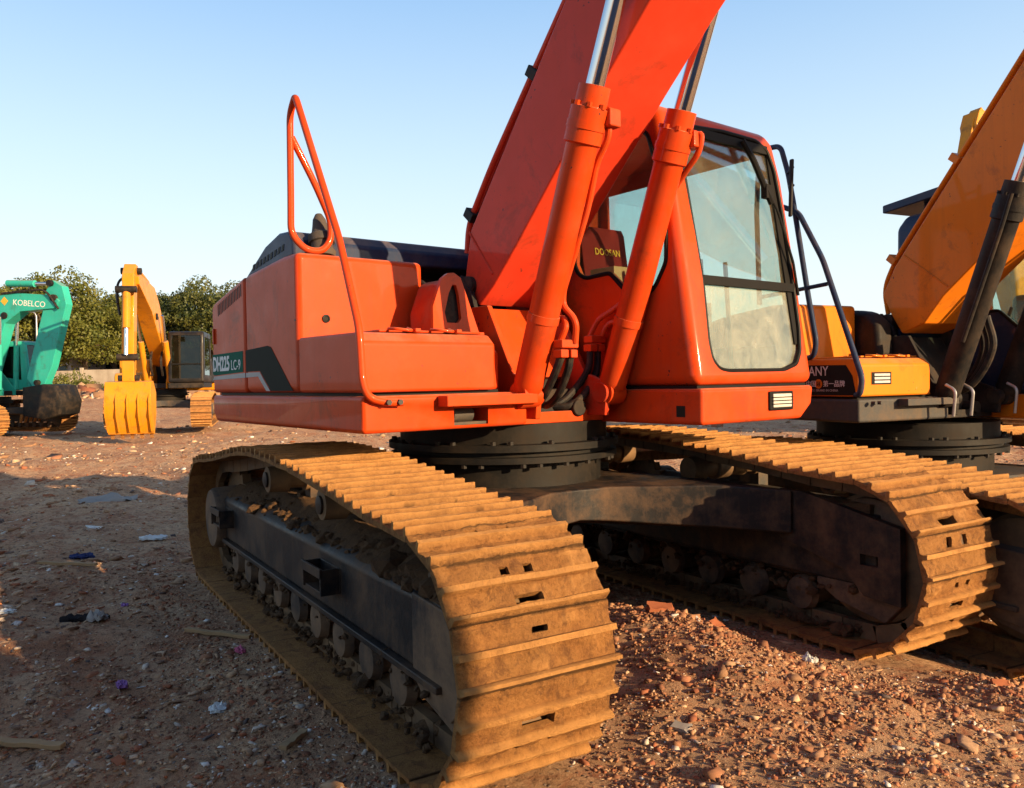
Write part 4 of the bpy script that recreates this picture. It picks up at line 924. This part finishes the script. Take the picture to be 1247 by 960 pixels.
    for a, b, rr in arm['cyl'][1:]:
        a = Vector((a[0], -.07, a[1])); b = Vector((b[0], -.07, b[1])); g = a+(b-a)*.6
        bm = BM(); cyl(bm, a, g, rr); bc = obj('arm_cylinder', bm, P, root, **kw); bm = BM(); cyl(bm, g, b, rr*.5); obj('rod', bm, M['chrome'], bc)
    for (pu, pz, pr_) in S.get('pins', ()):
        bm = BM(); cyl(bm, (pu, -.33, pz), (pu, .19, pz), pr_, n=14); obj('pin', bm, M['black'], root, **kw)
    for hp_ in S.get('hoses', ()):
        bm = BM(); tube(bm, spline(hp_), .035, rad=0, n=6); obj('hydraulic_hose', bm, M['hose'], root, **kw)
    # bucket: ribbed shell
    bw = bucket_w/2; c = -.07; bm = BM(); prism(bm, bucket_pts, c-bw, c+bw); n = len(bucket_pts)
    bk = obj('bucket', bm, S['bucket'], root, bevel=.01, **kw)
    if S.get('open'):
        cx = sum(p[0] for p in bucket_pts)/n; cz = sum(p[1] for p in bucket_pts)/n
        b = BM(); q = [(cx+(p[0]-cx)*.9+S['open'][0], cz+(p[1]-cz)*.9+S['open'][1]) for p in bucket_pts]; prism(b, q, c-bw+.04, c+bw-.04); cu = obj('cut', b, None); cu.parent = root; cu.rotation_euler.z = rz
        boolean(bk, [cu])
    a, b = S['lip']
    for k in range(5):
        vv = c-bw+.08+k*(2*bw-.16)/4
        d = (Vector((b[0], 0, b[1]))-Vector((a[0], 0, a[1]))).normalized(); nn = Vector((-d.z, 0, d.x))*.035
        bm = BM(); A = Vector((b[0], vv, b[1])); pts = [A-d*.1-nn, A-d*.1+nn, A+d*.16+nn*.2, A+d*.16-nn*.2]
        prism(bm, [(q.x, q.z) for q in pts], vv-.045, vv+.045); obj('tooth', bm, M['shoe'], bk)
    if S.get('ribs'):
        for k in range(5):
            vv = c-bw+.03+k*(2*bw-.06)/4; bm = BM(); q = S['ribs']
            prism(bm, q+[(p[0]-.05, p[1]+.0) for p in q[::-1]], vv-.02, vv+.02); obj('wear_rib', bm, S['bucket'], bk)
    return root

# yellow excavator, bucket towards the camera
def W(px, d):  # a place on the ground seen at photo column px and depth d
    l = (px-623.5)/FPX*d; return Vector((CAM.x+fwv.x*d+rv.x*l, CAM.y+fwv.y*d+rv.y*l, 0))
def gz(p): return float(hground(np.array(p.x), np.array(p.y)))
yb = W(202, 26.5); yh = math.atan2(*(W(158, 21.5)-yb).yx)
yb.z = gz(yb)+.18
far_excavator(yb, yh+R(4), yh, dict(paint=M['yellow'], cab=M['gloss_black'], bucket=M['yellow'], bp=True, pins=((4.22, 4.42, .09), (4.95, 2.05, .09), (4.85, 1.5, .08), (2.1, 3.35, .10), (4.9, 3.85, .09)), hoses=([(2.5, -.33, 4.2), (3.6, -.36, 4.3), (4.3, -.40, 4.05), (4.55, -.36, 3.5)], [(2.5, -.31, 4.05), (3.6, -.34, 4.1), (4.35, -.42, 3.8), (4.6, -.3, 3.2)], [(1.0, -.2, 1.6), (1.25, -.2, 2.0), (.9, -.2, 2.5)], [(1.0, .1, 1.6), (1.25, .1, 2.0), (.9, .1, 2.5)]), lip=((4.75, .4), (4.62, .02)), ribs=[(5.01, 1.22), (5.14, .9), (5.11, .5), (4.86, .06)]),
    'yellow excavator facing us with its ribbed bucket resting on the ground', 
    [(.0, 2.1), (.05, 2.35), (1.5, 3.75), (2.2, 4.2), (4.15, 4.35), (4.4, 4.25), (4.35, 4.05), (2.7, 3.45), (2.0, 2.95), (.4, 1.95), (.15, 1.9)],
    dict(pts=[(4.0, 4.30), (4.10, 4.58), (4.35, 4.60), (4.65, 4.3), (4.95, 1.9), (4.95, 1.4), (4.75, 1.4), (4.6, 1.9), (4.30, 3.8), (4.15, 4.1)], cyl=[(1.9, 3.4), ((4.85, 3.9), (5.10, 2.1), .10), ((2.2, 4.35), (4.0, 4.6), .08)]),
    [(4.65, 1.42), (4.95, 1.40), (5.06, 1.1), (5.08, .75), (4.98, .4), (4.74, .0), (4.62, -.02), (4.35, .5), (4.30, 1.1)], 1.14)
# teal excavator at the left edge
gb = W(-14, 26.5); gb.z = gz(gb)+.12
far_excavator(gb, R(36), R(48), dict(paint=M['teal'], cab=M['teal'], bucket=M['black'], bp=True, pins=((2.72, 4.25, .11), (.95, 3.75, .11), (2.05, 1.6, .09), (2.6, 4.72, .10)), hoses=([(.9, -.32, 4.45), (1.9, -.34, 4.5), (2.5, -.36, 4.45), (2.9, -.3, 3.9)],), stripe=M['gold'], lip=((1.75, .9), (1.62, .5)), open=(-.25, .05)),
    'teal excavator at the left frame edge with its dark bucket held off the ground',
    [(-.1, 2.1), (-.1, 2.4), (.20, 3.80), (.60, 4.34), (1.1, 4.48), (2.70, 4.34), (2.92, 4.15), (2.75, 3.92), (1.5, 3.86), (.95, 3.50), (.40, 1.95), (.15, 1.9)],
    dict(pts=[(2.40, 4.5), (2.65, 4.82), (2.98, 4.62), (3.12, 4.05), (2.55, 2.1), (2.25, 1.5), (1.85, 1.45), (1.62, 1.75), (2.25, 3.8)], cyl=[(.9, 3.7), ((.9, 4.80), (2.55, 4.72), .11)]),
    [(1.75, 1.45), (2.5, 1.55), (2.9, 1.5), (3.1, 1.0), (3.0, .6), (2.5, .45), (1.75, .55)], .95, brand=('KOBELCO', (1.25, -.2935, 4.08), (1, 0, -.10), (.10, 0, 1), .26))
# machine behind the orange one
ab = W(1262, 19.0); ab.z = gz(ab)
ahd = math.atan2((-rv-fwv*.35).y, (-rv-fwv*.35).x)
far_excavator(ab, ahd, ahd, dict(paint=M['yellow'], cab=M['black'], bucket=M['yellow'], bp=True, lip=((3.2, .6), (3.5, .4))),
    'yellow excavator far behind, only its raised arm tip rising above the orange boom',
    [(.0, 2.1), (.05, 2.35), (1.0, 5.6), (1.3, 6.85), (1.5, 7.1), (1.85, 7.1), (1.95, 6.8), (1.7, 5.4), (.6, 2.3), (.35, 1.9)],
    dict(pts=[(1.4, 6.9), (1.7, 7.2), (1.95, 6.9), (3.0, 2.4), (2.8, 2.1), (2.6, 2.3)], cyl=[(1.2, 5.0)]),
    [(2.5, 2.2), (3.0, 2.2), (3.4, 1.7), (3.4, 1.0), (3.0, .6), (2.6, 1.0)], 1.2, brand=('SANY', (1.32, -.2935, 6.35), (.2, 0, 1), (-1, 0, .2), .16))

# ------------------------------------------------------------------ background: wall, sheds, trees
def conc_mat():
    m, nt, p, _ = mat_new('weathered_concrete')
    n1 = noise(nt, .6, 8, .7, coord='World'); st = noise(nt, 2.0, 5, .6, coord='World', stretch=(1, 1, .15))
    base = mix(nt, ramp(nt, n1, [(.35, 0.0), (.65, 1.0)]), (.30, .25, .19), (.42, .37, .30)); base = mix(nt, ramp(nt, st, [(.45, 0.0), (.7, .6)]), base, (.20, .16, .12))
    nt.links.new(base, p.inputs['Base Color']); p.inputs['Roughness'].default_value = .9; return m
M['conc'] = conc_mat()
def wall_run(px0, px1, d, h, label):
    a, b = W(px0, d), W(px1, d); L = (b-a).length; ang = math.atan2((b-a).y, (b-a).x)
    z = gz((a+b)/2)-.25; root = empty('boundary_wall', (a.x, a.y, z), ang); tag(root, label, 'wall')
    k = int(L/3)
    for i in range(k):
        bm = BM(); hh = h+random.uniform(-.05, .05); box(bm, i*3+.11, i*3+2.89, -.06, .06, 0, hh+.25); obj('wall_panel', bm, M['conc'], root, bevel=.01)
        bm = BM(); box(bm, i*3-.1, i*3+.1, -.11, .11, 0, h+.4); obj('post', bm, M['conc'], root, bevel=.01)
wall_run(-260, 330, 58, 1.6, 'low pale concrete panel wall along the far side of the yard')

def shed(px0, px1, d, h, rise, depth, wallc, roofc, label, wins=4):
    a, b = W(px0, d), W(px1, d); L = (b-a).length; ang = math.atan2((b-a).y, (b-a).x); z = gz((a+b)/2)-.3
    root = empty('shed', (a.x, a.y, z), ang); tag(root, label, 'building')
    bm = BM(); prism(bm, [(0, 0), (depth, 0), (depth, h), (depth/2, h+rise-.05), (0, h)], 0, L, 'u'); wm = plain('shed_wall', wallc, .85); obj('wall', bm, wm, root)
    bm = BM(); prism(bm, [(-.5, h-.12), (-.5, h+.02), (depth/2, h+rise+.12), (depth+.5, h+.02), (depth+.5, h-.12), (depth/2, h+rise-.02)], -.4, L+.4, 'u'); rm = plain('shed_roof', roofc, .5)
    rf = obj('roof', bm, rm, root)
    bm = BM(); i = 0.
    while i < L: box(bm, i, i+.06, -.5, -.47, h-.1, h+.05); i += 1.0
    obj('roof_rib', bm, rm, rf)
    for k in range(wins):
        x = (k+.5)*L/wins; bm = BM(); box(bm, x-.8, x+.8, -.06, -.002, h*.45, h*.8); w = obj('window', bm, M['glassdark'], root)
        bm = BM(); box(bm, x-.9, x+.9, -.09, -.062, h*.8, h*.86); box(bm, x-.9, x+.9, -.09, -.062, h*.40, h*.45); box(bm, x-.03, x+.03, -.09, -.062, h*.45, h*.8); obj('frame', bm, M['white'], w)
shed(96, 240, 88, 4.2, 1.4, 12, (.35, .38, .40), (.10, .20, .30), 'long grey shed with blue roof behind the concrete wall', 5)
shed(-90, 88, 82, 3.2, 1.6, 10, (.50, .46, .40), (.16, .15, .15), 'pale low building with dark roof behind the teal excavator', 6)
# street lamp
lp = W(47, 50); lp.z = gz(lp); root = empty('street_lamp', lp, YAW); tag(root, 'slim pale street lamp rising behind the teal excavator', 'street lamp')
bm = BM(); cyl(bm, (0, 0, 0), (0, 0, 4.9), .07, .045); tube(bm, [(0, 0, 4.85), (0, .1, 5.1), (0, 1.1, 5.15)], .04, rad=.25); obj('pole', bm, M['steel'], root)
bm = BM(); box(bm, -.1, .1, .95, 1.45, 5.08, 5.18); obj('lamp_head', bm, M['steel'], root, bevel=.03)

def leaf_mat(name, a, b):
    m, nt, p, _ = mat_new(name); g = nt.nodes.new('ShaderNodeNewGeometry')
    c = mix(nt, g.outputs['Random Per Island'], a, b); nn = noise(nt, .8, 3, .5, coord='World'); c = mix(nt, ramp(nt, nn, [(.4, 0.0), (.65, .6)]), c, (.17, .16, .02))
    nt.links.new(c, p.inputs['Base Color']); p.inputs['Roughness'].default_value = .55
    tl = nt.nodes.new('ShaderNodeBsdfTranslucent'); nt.links.new(c, tl.inputs[0]); ms = nt.nodes.new('ShaderNodeMixShader'); ms.inputs[0].default_value = .3
    out = [n for n in nt.nodes if n.type == 'OUTPUT_MATERIAL'][0]; nt.links.new(p.outputs[0], ms.inputs[1]); nt.links.new(tl.outputs[0], ms.inputs[2]); nt.links.new(ms.outputs[0], out.inputs[0])
    return m
M['leaf'] = leaf_mat('tree_leaves', (.06, .09, .015), (.15, .16, .025)); M['leafdark'] = leaf_mat('dark_tree_leaves', (.03, .055, .015), (.075, .095, .02))
M['bark'] = plain('bark', (.10, .075, .055), .95)
def crown_mesh(seed, h, r, n=19000, dense=1.0, leaf=.26):
    g = np.random.default_rng(seed); K = 70
    th = g.uniform(0, 2*np.pi, K); ph = g.uniform(-1.0, 1, K); rad = g.uniform(.35, 1, K)**.6
    cz = h*.62+ph*h*.34*rad; rr = r*np.sqrt(np.clip(1-(ph*rad)**2*.8, .1, 1))*rad
    C_ = np.stack([rr*np.cos(th), rr*np.sin(th), cz], -1); cs = g.uniform(.18, .36, K)*r
    idx = g.integers(0, K, n); d = g.normal(0, 1, (n, 3)); d /= np.linalg.norm(d, axis=1)[:, None]; p = C_[idx]+d*(cs[idx]*g.uniform(.35, 1.05, n)**.5)[:, None]*np.array([1, 1, .75])
    nrm = d+g.normal(0, .6, (n, 3)); nrm /= np.linalg.norm(nrm, axis=1)[:, None]
    a = np.cross(nrm, g.normal(0, 1, (n, 3))); a /= np.linalg.norm(a, axis=1)[:, None]; b = np.cross(nrm, a)
    s = leaf*g.uniform(.5, 1.2, n)[:, None]; v = np.stack([p-a*s*.5, p+b*s*.35, p+a*s*.5, p-b*s*.35], 1).reshape(-1, 3)
    me = bpy.data.meshes.new('crown'); me.vertices.add(n*4); me.vertices.foreach_set('co', v.astype(np.float32).ravel()); me.loops.add(n*4); me.loops.foreach_set('vertex_index', np.arange(n*4, dtype=np.int32))
    me.polygons.add(n); me.polygons.foreach_set('loop_start', np.arange(0, n*4, 4, dtype=np.int32)); me.update(calc_edges=True)
    return me, C_
VAR = []
for sd_, hh, rr_ in ((1, 9.9, 4.2), (2, 9.0, 4.6), (3, 10.3, 3.8)):
    me, C_ = crown_mesh(sd_, hh, rr_); bm = BM(); top = Vector((.3, .1, hh*.55)); tube(bm, spline([(0, 0, -.4), (.1, -.05, hh*.25), tuple(top)]), .22, rad=0, n=8)
    for k in range(9):
        c = Vector(C_[k*4]); st = Vector((0, 0, hh*(.22+.03*k))); tube(bm, spline([tuple(st), tuple((st+c)/2+Vector((0, 0, .5))), tuple(c)]), .08, rad=0, n=6)
    tm = bpy.data.meshes.new('trunk'); bm.to_mesh(tm); bm.free(); tm.materials.append(M['bark']); VAR.append((me, tm))
VARD = []
for me, tm in VAR:
    a = me.copy(); me.materials.append(M['leaf']); a.materials.append(M['leafdark']); VARD.append(a)
trees = [(-40, 70, 0, 1.0, 0, 'bright green broadleaf tree left of the teal boom'), (18, 66, 1, .98, 0, 'broad tree with green-gold crown behind the teal boom'),
         (68, 64, 2, .95, 0, 'green-gold tree directly behind the teal arm'), (104, 68, 1, .90, 0, 'rounded tree right of the teal arm in front of the shed'), (140, 84, 0, .92, 1, 'darker tree between the teal arm and the yellow arm'),
         (172, 78, 2, .90, 1, 'tree showing behind the yellow boom'), (205, 76, 1, .98, 1, 'dark tree above the black cab of the yellow excavator'), (236, 80, 0, 1.04, 1, 'dark tree just right of the black cab top'),
         (262, 74, 2, .95, 1, 'dark tree touching the rear edge of the red machine hood'), (300, 80, 1, 1.0, 1, 'tree mostly hidden behind the red machine hood'), (345, 84, 0, .9, 1, 'tree hidden behind the middle of the red hood'),
         (-95, 72, 2, 1.0, 0, 'tree beyond the left frame edge'), (420, 88, 1, .8, 1, 'low tree far behind the red boom foot')]
for i, (px, d, k, s, dk, lab) in enumerate(trees):
    p = W(px, d); p.z = gz(p)-.1; root = empty('tree', p, random.uniform(0, 6.28)); root.scale = (s, s, s); tag(root, lab, 'tree', 'trees along the far side of the yard')
    for nm, me in (('trunk', VAR[k][1]), ('crown', VARD[k] if dk else VAR[k][0])):
        o = bpy.data.objects.new(nm, me); col.objects.link(o); o.parent = root
# shrubs
SH = crown_mesh(9, 2.0, 1.3, 2600, leaf=.13)[0]; SH.materials.append(M['leaf'])
for i, (px, d, s, lab) in enumerate([(103, 55, .75, 'green shrub against the wall left of the yellow bucket'), (78, 54, 1.25, 'tall shrub behind the teal bucket'), (118, 53, .55, 'small scrubby bush on the debris by the wall'), (-30, 55, 1.0, 'shrub by the wall at the left'), (240, 55, .6, 'low bush behind the yellow excavator track')]):
    p = W(px, d); p.z = gz(p)-.9*s; root = empty('shrub', p, i*1.3); root.scale = (s, s, s); tag(root, lab, 'shrub', 'shrubs by the wall')
    o = bpy.data.objects.new('foliage', SH); col.objects.link(o); o.parent = root
    bm = BM(); tube(bm, [(0, 0, .5), (.05, 0, 1.3)], .05, rad=0, n=6); obj('stem', bm, M['bark'], root)
def heap_sampler(n):
    a = []
    for px, d, sx in ((105, 50, 2.2), (128, 49, 1.5), (60, 52, 3), (235, 50, 2.5)):
        c = W(px, d); k = n//4; a.append(np.stack([rng.normal(c.x, sx*.5, k), rng.normal(c.y, sx*.5, k)], -1))
    return np.concatenate(a)
o = scatter_rubble('debris_heap', 2600, heap_sampler, lambda p: rng.lognormal(-1.7, .5, len(p)), .9); tag(o, 'heaps of broken concrete lying along the far wall', 'debris', kind='stuff')

# ------------------------------------------------------------------ litter on the ground
def crumple(name, x, y, sx, sy, sz, mat, label, cat, seed=0, rz=0):
    n = 16; bm = BM(); g = []
    for i in range(n):
        row = []
        for j in range(n):
            a, b = i/(n-1)-.5, j/(n-1)-.5
            ed = 1-max(0, math.hypot(a, b)*2-.7+float(vnoise(np.array(a*7+seed), np.array(b*7), seed))*.6)
            X = a*sx*ed; Y_ = b*sy*ed; z = abs(float(vnoise(np.array(a*6+seed), np.array(b*6), seed+40)))*sz*2*(1-2.6*(a*a+b*b))
            row.append(bm.verts.new((X, Y_, max(z, 0)+.004)))
        g.append(row)
    for i in range(n-1):
        for j in range(n-1): bm.faces.new((g[i][j], g[i+1][j], g[i+1][j+1], g[i][j+1]))
    r = bmesh.ops.extrude_face_region(bm, geom=bm.faces[:]); bmesh.ops.translate(bm, verts=[q for q in r['geom'] if isinstance(q, bmesh.types.BMVert)], vec=(0, 0, -.012))
    bmesh.ops.recalc_face_normals(bm, faces=bm.faces)
    o = obj(name, bm, mat, smooth=50); o.location = (x, y, float(hground(np.array(x), np.array(y)))+.012); o.rotation_euler.z = rz; tag(o, label, cat); return o
def plank(name, x, y, L, w, t, rz, mat, label, cat='plank'):
    bm = BM(); n = 10; rows = []
    for i in range(n+1):
        a = i/n-.5; dw = w*(.5+.05*math.sin(i*2.3)); zz = .003*math.sin(i*1.3)
        rows.append([bm.verts.new(p) for p in ((a*L, -dw, zz), (a*L, dw*.9, zz), (a*L, dw*.9, zz+t), (a*L, -dw, zz+t))])
    fs = [bm.faces.new(rows[0]), bm.faces.new(rows[-1][::-1])]
    for a, b in zip(rows, rows[1:]): fs += [bm.faces.new((a[k], a[(k+1) % 4], b[(k+1) % 4], b[k])) for k in range(4)]
    bmesh.ops.recalc_face_normals(bm, faces=fs); o = obj(name, bm, mat, bevel=.002); o.location = (x, y, float(hground(np.array(x), np.array(y)))+.012); o.rotation_euler = (.05, .03, rz); tag(o, label, cat)
wp = plain('white_plastic', (.62, .66, .66), .5); bl = plain('black_rag', (.02, .018, .02), .9); bu = plain('blue_scrap', (.03, .04, .12), .8); gr_ = plain('grey_rag', (.30, .28, .26), .9); wd = plain('weathered_wood', (.36, .24, .13), .85, scale=20)
pu = plain('purple_scrap', (.25, .12, .34), .7); pk = plain('pink_scrap', (.50, .12, .22), .7)
crumple('plastic_scrap', .592, -1.867, .10, .10, .03, wp, 'crumpled white plastic scrap on the ground left of the near track', 'plastic scrap', 3)
crumple('rag', -1.078, -2.272, .34, .16, .05, bl, 'black rag lying in the shaded ground at left', 'rag', 5, 1.0)
crumple('rag', -.98, -2.22, .18, .12, .06, gr_, 'small grey cloth on top of the black rag', 'rag', 6, .4)
crumple('fabric_scrap', -3.157, -2.156, .26, .14, .04, bu, 'dark blue scrap of cloth at far left in the shade', 'rag', 7, 1.0)
crumple('rag', -6.6, -1.63, 1.0, .6, .12, gr_, 'large grey rag at the edge of the shade', 'rag', 8, 1.0)
crumple('plastic_bag', -3.508, -1.566, .34, .16, .04, wp, 'white plastic bag lying behind the near track', 'plastic bag', 9, 1.0)
crumple('plastic_scrap', -1.462, -2.676, .13, .08, .02, wp, 'white scrap at the left frame edge', 'plastic scrap', 10, 1.0)
crumple('plastic_scrap', -1.338, -2.035, .10, .05, .02, pu, 'small purple scrap of plastic film', 'plastic scrap', 11, .3)
crumple('plastic_scrap', .05, -2.2, .10, .06, .03, pu, 'crumpled lilac film in the left foreground', 'plastic scrap', 12, .3)
crumple('plastic_scrap', -.045, -1.62, .10, .06, .03, pk, 'pink scrap beside the near track', 'plastic scrap', 13, .3)
crumple('plastic_scrap', 1.85, .55, .09, .05, .04, wp, 'pale scrap standing up in the sunlit earth between the tracks', 'plastic scrap', 14, .3)
plank('broken_plank', 1.198, -1.706, .17, .035, .018, 2.35, wd, 'short splintered piece of wood in the near left foreground')
plank('broken_plank', .457, -2.606, .34, .04, .02, .9, wd, 'long weathered stick at the bottom left corner')
plank('broken_plank', -.4, -1.66, .42, .03, .02, .75, wd, 'reddish wooden batten pointing at the near track')
plank('broken_plank', -2.4, -2.3, .45, .03, .02, .95, wd, 'thin wooden strip in the shade at far left')
br_m = plain('brick_face', (.34, .12, .06), .9, scale=30)
def brick(x, y, L, rz, label, tilt=.2, m=None):
    bm = BM(); box(bm, -L/2, L/2, -L/3.6, L/3.6, 0, L/3.2)
    bmesh.ops.subdivide_edges(bm, edges=bm.edges[:], cuts=3, use_grid_fill=True)
    for v in bm.verts: v.co += Vector((random.uniform(-1, 1), random.uniform(-1, 1), random.uniform(-1, 1)))*L*.045*(2 if v.co.x > L*.3 else 1)
    o = obj('brick_piece', bm, m or br_m, bevel=0, smooth=30); o.location = (x, y, float(hground(np.array(x), np.array(y)))-.005); o.rotation_euler = (tilt, .1, rz); tag(o, label, 'brick')
brick(1.20, .20, .13, 1.1, 'broken brick on the ridge between the two tracks'); brick(2.05, -.45, .07, .4, 'pale stone standing alone on the sunlit ground by the near track', .3, gr_)
brick(1.45, .33, .10, 2.0, 'tilted brick half at the sunny edge of the ridge', .6); brick(.9, -2.3, .06, .3, 'orange brick crumb in the left foreground')
brick(2.45, 1.05, .07, .9, 'upright clod right under the front of the far track', 1.0)

# ------------------------------------------------------------------ unseen containers added behind the camera to cast shade on the left foreground
def container(x, y, z, rz, c, label):
    root = empty('shade_container', (x, y, z), rz); tag(root, label, 'container', 'unseen containers added behind the camera to cast shade')
    L, Wd, H = 12.2, 2.44, 2.59; m = paint('container_paint', c, dust=.4)
    for side in (0, 1):
        bm = BM(); pts = []; xx = .1; k = 0
        while xx < L-.3: 
            o_ = .0 if k % 2 else .036; pts += [(xx, o_), (xx+.11, o_)]; xx += .14; k += 1
        yb_ = 0 if side == 0 else Wd; sg = 1 if side == 0 else -1
        A = [bm.verts.new((p[0], yb_+sg*(.01+p[1]), .12)) for p in pts]; B = [bm.verts.new((p[0], yb_+sg*(.01+p[1]), H-.1)) for p in pts]
        for i in range(len(pts)-1): bm.faces.new((A[i], A[i+1], B[i+1], B[i]))
        obj('side_wall', bm, m, root, smooth=0)
    bm = BM()
    for yy in (0, Wd-.1):
        box(bm, .1, L-.1, yy, yy+.1, 0, .12); box(bm, .1, L-.1, yy, yy+.1, H-.1, H)
        for xx in (0, L-.14): box(bm, xx, xx+.14, yy-.01, yy+.11, .0, H+.01)
    for xx in (.02, L-.12): box(bm, xx, xx+.1, .11, Wd-.11, 0, .12); box(bm, xx, xx+.1, .11, Wd-.11, H-.1, H)
    obj('frame', bm, m, root)
    bm = BM(); box(bm, .1, L-.1, .1, Wd-.1, H-.06, H-.02); box(bm, .1, L-.1, .1, Wd-.1, .1, .14); obj('roof', bm, m, root)
    for k in (0, 1):
        bm = BM(); box(bm, L-.09, L-.04, .12+k*1.1, .12+k*1.1+1.09, .13, H-.11); dr = obj('door', bm, m, root)
        bm = BM()
        for q in (.3, .8): cyl(bm, (L-.02, .12+k*1.1+q, .1), (L-.02, .12+k*1.1+q, H-.1), .017, n=8)
        obj('lock_bar', bm, M['steel'], dr)
    bm = BM(); box(bm, .06, .1, .12, Wd-.12, .13, H-.11); obj('end_wall', bm, m, root)
container(11.6, -10.83, .28, R(90), (.08, .14, .25), 'unseen blue container added behind the camera to shade the left foreground')
container(11.7, -10.85, 2.90, R(90), (.35, .10, .04), 'unseen rust red container added on the blue one to lengthen its shade')
